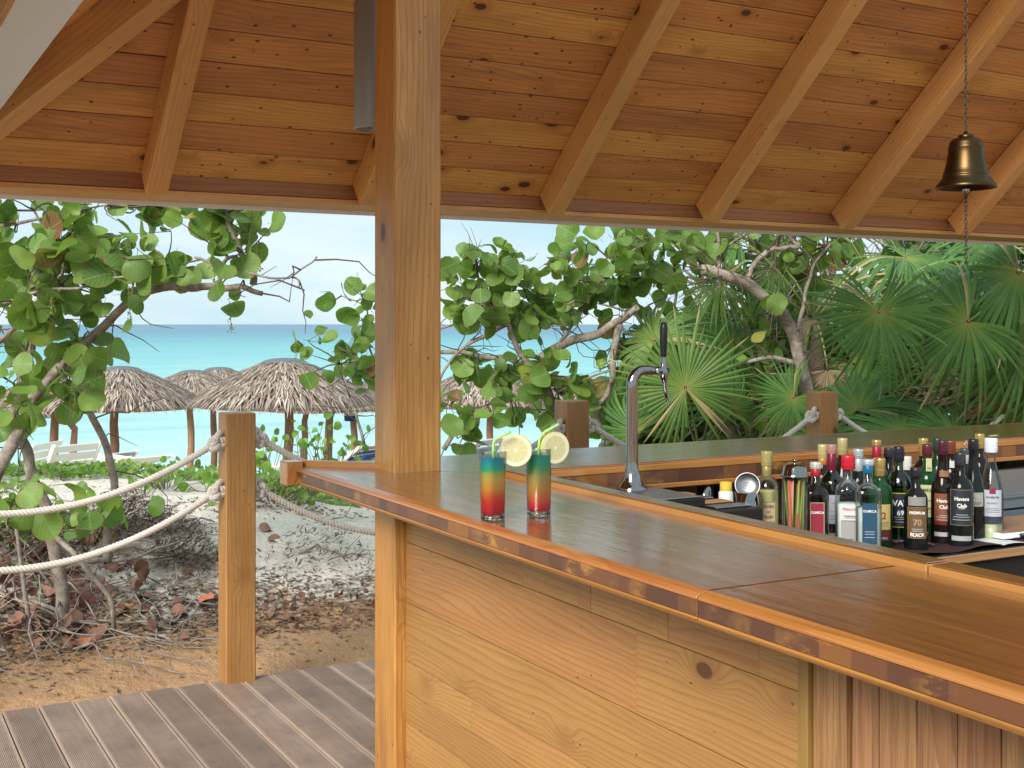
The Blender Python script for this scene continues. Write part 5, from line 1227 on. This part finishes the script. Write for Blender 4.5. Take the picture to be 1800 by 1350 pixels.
# ------------------------------------------------------------------ ground litter, dry leaves, creeping plants
def scatter():
    rnd = random.Random(5); mb = MB()
    for i in range(34000):
        px = rnd.uniform(-60, 1000); D = 5.3+rnd.random()**1.3*5.5
        v = ray(px)*D; x, y = v.x, v.y
        if y < 5.3: continue
        den = .02+1.2*math.exp(-((y-6.3)/.36)**2)*(.4+max(0, noise.noise(Vector((x*1.3, y*1.3, 0)))*2))
        den += .30*smooth(.15, .4, noise.noise(Vector((x*.8+5, y*.8, 2))))*smooth(6.5, 7, y)*(1-smooth(8.4, 10.5, y))
        if y < 6.0: den *= .25
        if rnd.random() > den: continue
        z = gz(x, y)+.004; a = rnd.uniform(0, PI); l = rnd.uniform(.008, .034)*(1.5 if rnd.random() < .12 else 1); w_ = rnd.uniform(.002, .007)
        d = Vector((math.cos(a), math.sin(a), rnd.uniform(-.25, .45))); s_ = Vector((-math.sin(a), math.cos(a), rnd.uniform(-.3, .3)))
        c = Vector((x, y, z)); mb.add([c-d*l, c+s_*w_, c+d*l, c-s_*w_+Vector((0, 0, .004))], [(0, 1, 2, 3)])
    tag(mb.build('leaf_litter', L_litter), 'dark twigs and dry leaf litter strewn over the sand beside the deck', 'litter', kind='stuff')
    # mounds of dry needles on the dune
    mb = MB()
    for (px, py, D, n, s_) in ((235, 940, 7.3, 3200, .40), (330, 1010, 6.9, 1300, .24), (60, 1010, 6.5, 1800, .4), (470, 900, 8.2, 500, .3), (560, 1010, 7.2, 500, .3)):
        c0 = P(px, py, D)
        for i in range(n):
            x = c0.x+rnd.gauss(0, s_*.55); y = c0.y+rnd.gauss(0, s_*.4); z = gz(x, y)+rnd.random()*.24*math.exp(-((x-c0.x)**2+(y-c0.y)**2)/s_**2*1.5)
            a = rnd.uniform(0, PI); l = rnd.uniform(.012, .04); w_ = rnd.uniform(.002, .006)
            d = Vector((math.cos(a), math.sin(a), rnd.uniform(-.6, .6))); q = Vector((-math.sin(a), math.cos(a), .3)); c = Vector((x, y, z))
            mb.add([c-d*l, c+q*w_, c+d*l, c-q*w_], [(0, 1, 2, 3)])
    tag(mb.build('dry_mounds', L_litter), 'heaped mounds of dry brown needles on the pale dune', 'litter', kind='stuff')
    # roots and fallen sticks
    labs = ['grey fallen stick lying on the orange sand beside the fence post', 'bent grey root crossing the sand below the left tree', 'dark stick poking from the dune behind the rope', 'thin forked stick in front of the bar post', 'long thin root trailing over the pale dune', 'short dry branch among the needles', 'curved bare root at the far left', 'pale twig on the sand near the deck', 'dark branch lying on the dune left of the fence post']
    defs = [((285, 1120), (330, 1085), 6.2, .010), ((20, 1170), (290, 1145), 6.1, .013), ((265, 900), (345, 945), 7.6, .013), ((530, 935), (655, 1005), 7.3, .008), ((540, 890), (640, 985), 8.0, .007), ((215, 1040), (330, 1015), 6.9, .014), ((-20, 1110), (60, 1060), 6.3, .016), ((60, 1200), (130, 1130), 5.8, .008), ((500, 850), (650, 780), 9.0, .008)]
    for (a, b_, D, r_), lab in zip(defs, labs):
        pa, pb_ = P(*a, D), P(*b_, D); pts = []
        for k in range(9):
            p = pa.lerp(pb_, k/8); p += Vector((rnd.gauss(0, .02), rnd.gauss(0, .03), 0)); p.z = gz(p.x, p.y)+r_+.03*abs(math.sin(k*1.1)); pts.append(p)
        o = empty('stick', pts[0], lab, 'stick'); mb = MB(); mb.tube([p-pts[0] for p in pts], [r_*(1-.08*k) for k in range(9)], 7)
        mb.tube([pts[5]-pts[0], pts[5]-pts[0]+Vector((.06, .05, .05)), pts[5]-pts[0]+Vector((.12, .03, .11))], [r_*.5, r_*.4, r_*.2], 5)
        mb.build('branch', M_bark, o)
    # tangle of thin roots and dead twigs under the left tree
    tb = MB()
    for i in range(150):
        px = rnd.uniform(-80, 330); py = rnd.uniform(890, 1165); v = ray(px, py); t = 5
        while t < 12 and EYE+v.z*t > gz(v.x*t, v.y*t): t += .03
        p = Vector((v.x*t, v.y*t, 0)); a = rnd.uniform(0, 2*PI); pts = []; hh_ = rnd.uniform(.0, .16) if px < 190 else rnd.uniform(0, .05); n_ = rnd.randint(5, 9)
        for k in range(n_):
            pts.append(Vector((p.x, p.y, gz(p.x, p.y)+.006+hh_*math.sin(PI*k/(n_-1))+rnd.uniform(0, .015)))); a += rnd.gauss(0, .45); p = p+Vector((math.cos(a), math.sin(a), 0))*rnd.uniform(.05, .11)
        r_ = rnd.choice([.002, .003, .004, .007]); tb.tube(pts, [r_*(1-.6*k/n_) for k in range(n_)], 5, cap=False)
    for i in range(230):
        px = rnd.gauss(90, 90) if i < 170 else rnd.uniform(300, 700); py = rnd.uniform(930, 1150) if i < 170 else rnd.uniform(1050, 1120); v = ray(px, py); t = 5
        while t < 12 and EYE+v.z*t > gz(v.x*t, v.y*t): t += .03
        c = Vector((v.x*t, v.y*t, gz(v.x*t, v.y*t)+rnd.uniform(.01, .05))); M = leafrot(rnd, .2); s2 = rnd.uniform(.2, .55) if i < 170 else rnd.uniform(.1, .28)
        vs, fs = LFAR[i % 3]; tb.add([c+(M @ (Vector(u_)*s2)) for u_ in vs[:-4]], fs[:-1], 1, True)
    tag(tb.build('root_tangle', [M_bark, L_dead]), 'tangle of thin grey roots and dry fallen foliage under the left tree', 'litter', kind='stuff')
    # fallen leaves
    me = bpy.data.meshes.new('fallen_leaf'); vs, fs = grape_leaf(.06, .25, 0); me.from_pydata(vs, [], fs); me.materials.append(simple('red dry leaf', (.50, .16, .09), .7, .3, 40)); me.update()
    me2 = bpy.data.meshes.new('fallen_leaf'); vs, fs = grape_leaf(.055, .5, 5); me2.from_pydata(vs, [], fs); me2.materials.append(simple('brown dry leaf', (.30, .15, .10), .75, .3, 40)); me2.update()
    fl = [(132, 1142, 5.95, 0, 'single bright red fallen leaf lying under the left tree', .9), (347, 1066, 6.5, 0, 'pink-red fallen leaf on the litter left of the fence post', .8), (300, 1085, 6.4, 1, 'curled brown fallen leaf beside the grey stick', .8), (32, 1070, 6.1, 1, 'brown fallen leaf at the far left under the tree', 1.1), (75, 1050, 6.3, 1, 'reddish brown fallen leaf left of the grey stem', 1.1), (120, 1035, 6.5, 1, 'dry leaf just right of the grey stem', 1.1), (60, 975, 6.8, 1, 'dry leaf lying high on the left mound', 1.1), (190, 1010, 6.8, 1, 'dry leaf by the foot of the thin stem', .8), (320, 1010, 7.2, 1, 'dry leaf on the right-hand needle mound', .7), (520, 905, 8.0, 0, 'red leaf beside the creeper right of the fence post', .6), (470, 950, 7.6, 1, 'brown leaf below the creeper right of the fence post', .8), (455, 935, 7.8, 1, 'dull brown leaf close to the fence post', .8)]
    for px, py, D, k, lab, s_ in fl:
        v = ray(px, py); 
        # drop onto the ground along the sight line
        t = 4.5
        while t < 14 and EYE+v.z*t > gz(v.x*t, v.y*t): t += .02
        x, y = v.x*t, v.y*t
        o = link('fallen_leaf', me if k == 0 else me2); o.location = (x, y, gz(x, y)+.015); o.rotation_euler = (rnd.uniform(.1, .6), rnd.uniform(-.4, .4), rnd.uniform(-.7, .7)); o.scale = (s_,)*3
        tag(o, lab, 'fallen leaf', 'fallen leaves on the sand')
    # creeping vines: ground cover on the crest
    mb = MB()
    def vleaf(c, s_):
        a = rnd.uniform(0, 2*PI); ti = rnd.uniform(.2, 1.1); d = Vector((math.cos(a)*math.cos(ti), math.sin(a)*math.cos(ti), math.sin(ti))); w_ = Vector((-math.sin(a), math.cos(a), rnd.uniform(-.4, .4)))
        mb.add([c, c+d*s_*.5+w_*s_*.45, c+d*s_*1.05+w_*s_*.28, c+d*s_*.9, c+d*s_*1.05-w_*s_*.28, c+d*s_*.5-w_*s_*.45], [(0, 1, 2, 3), (0, 3, 4, 5)])
    for i in range(9500):
        px = rnd.uniform(-80, 1250); D = rnd.gauss(11.0, .7); v = ray(px)*D; x, y = v.x, v.y
        if noise.noise(Vector((x*.9, y*.9, 7))) < -.16+.22*(px < 300)*0 and px < 700: continue
        if px < 330 and rnd.random() < .35: continue
        s_ = rnd.uniform(.035, .085); vleaf(Vector((x, y, gz(x, y)+rnd.random()*.09)), s_)
    tag(mb.build('beach_vine', L_vine), 'low green beach creeper carpeting the crest of the dune', 'ground cover', kind='stuff')
    # single plants
    pl = [(290, 860, 30, .09, 'small green creeper plant on the dune between the ropes'), (252, 870, 8, .06, 'tiny green sprout left of the creeper plant on the dune'), (107, 845, 8, .06, 'tiny sprout at the foot of the crest, far left'), (480, 880, 60, .13, 'leafy creeper right of the fence post above the rope'), (545, 880, 26, .10, 'green creeper below the bar corner'), (375, 865, 14, .12, 'small plant with round leaves behind the fence post'), (150, 960, 22, .16, 'young plant with broad green leaves at the foot of the left tree'), (60, 940, 26, .16, 'leafy shrub at the far left below the rope'), (455, 800, 50, .13, 'bright green shrub just right of the fence post head'), (580, 790, 60, .12, 'sprawling green shrub left of the roof post'), (540, 770, 20, .10, 'upright yellow-green sprig in front of the umbrellas')]
    for px, py, n, sz, lab in pl:
        v = ray(px, py); t = 5.2
        while t < 11.2 and EYE+v.z*t > gz(v.x*t, v.y*t): t += .02
        x, y = v.x*t, v.y*t; gzz = gz(x, y); o = empty('beach_plant', (x, y, gzz), lab, 'plant'); mb = MB(); st_ = MB()
        tall = max(0, (EYE+v.z*t)-gzz)
        for i in range(n):
            sp = .05+sz*.9*math.sqrt(n/30); q = Vector((rnd.gauss(0, sp), rnd.gauss(0, sp), abs(rnd.gauss(.05, .06))+rnd.random()*tall*1.1+rnd.random()*sz))
            a = rnd.uniform(0, 2*PI)
            M = leafrot(rnd, .5); s_ = sz*rnd.uniform(.45, .75)/.17
            vs, fs = LFAR[i % 3]; mb.add([q+(M @ (Vector(u_)*s_)) for u_ in vs[:-4]], fs[:-1], 0, True)
            st_.tube([(q.x*.3, q.y*.3, -.02), q*.7, q], [.003, .003, .002], 4, cap=False)
        mb.build('leaves', L_vine, o); st_.build('stems', M_twig, o)
scatter()

scn.render.engine = 'CYCLES'
scn.cycles.max_bounces = 10; scn.cycles.transmission_bounces = 10; scn.cycles.transparent_max_bounces = 8
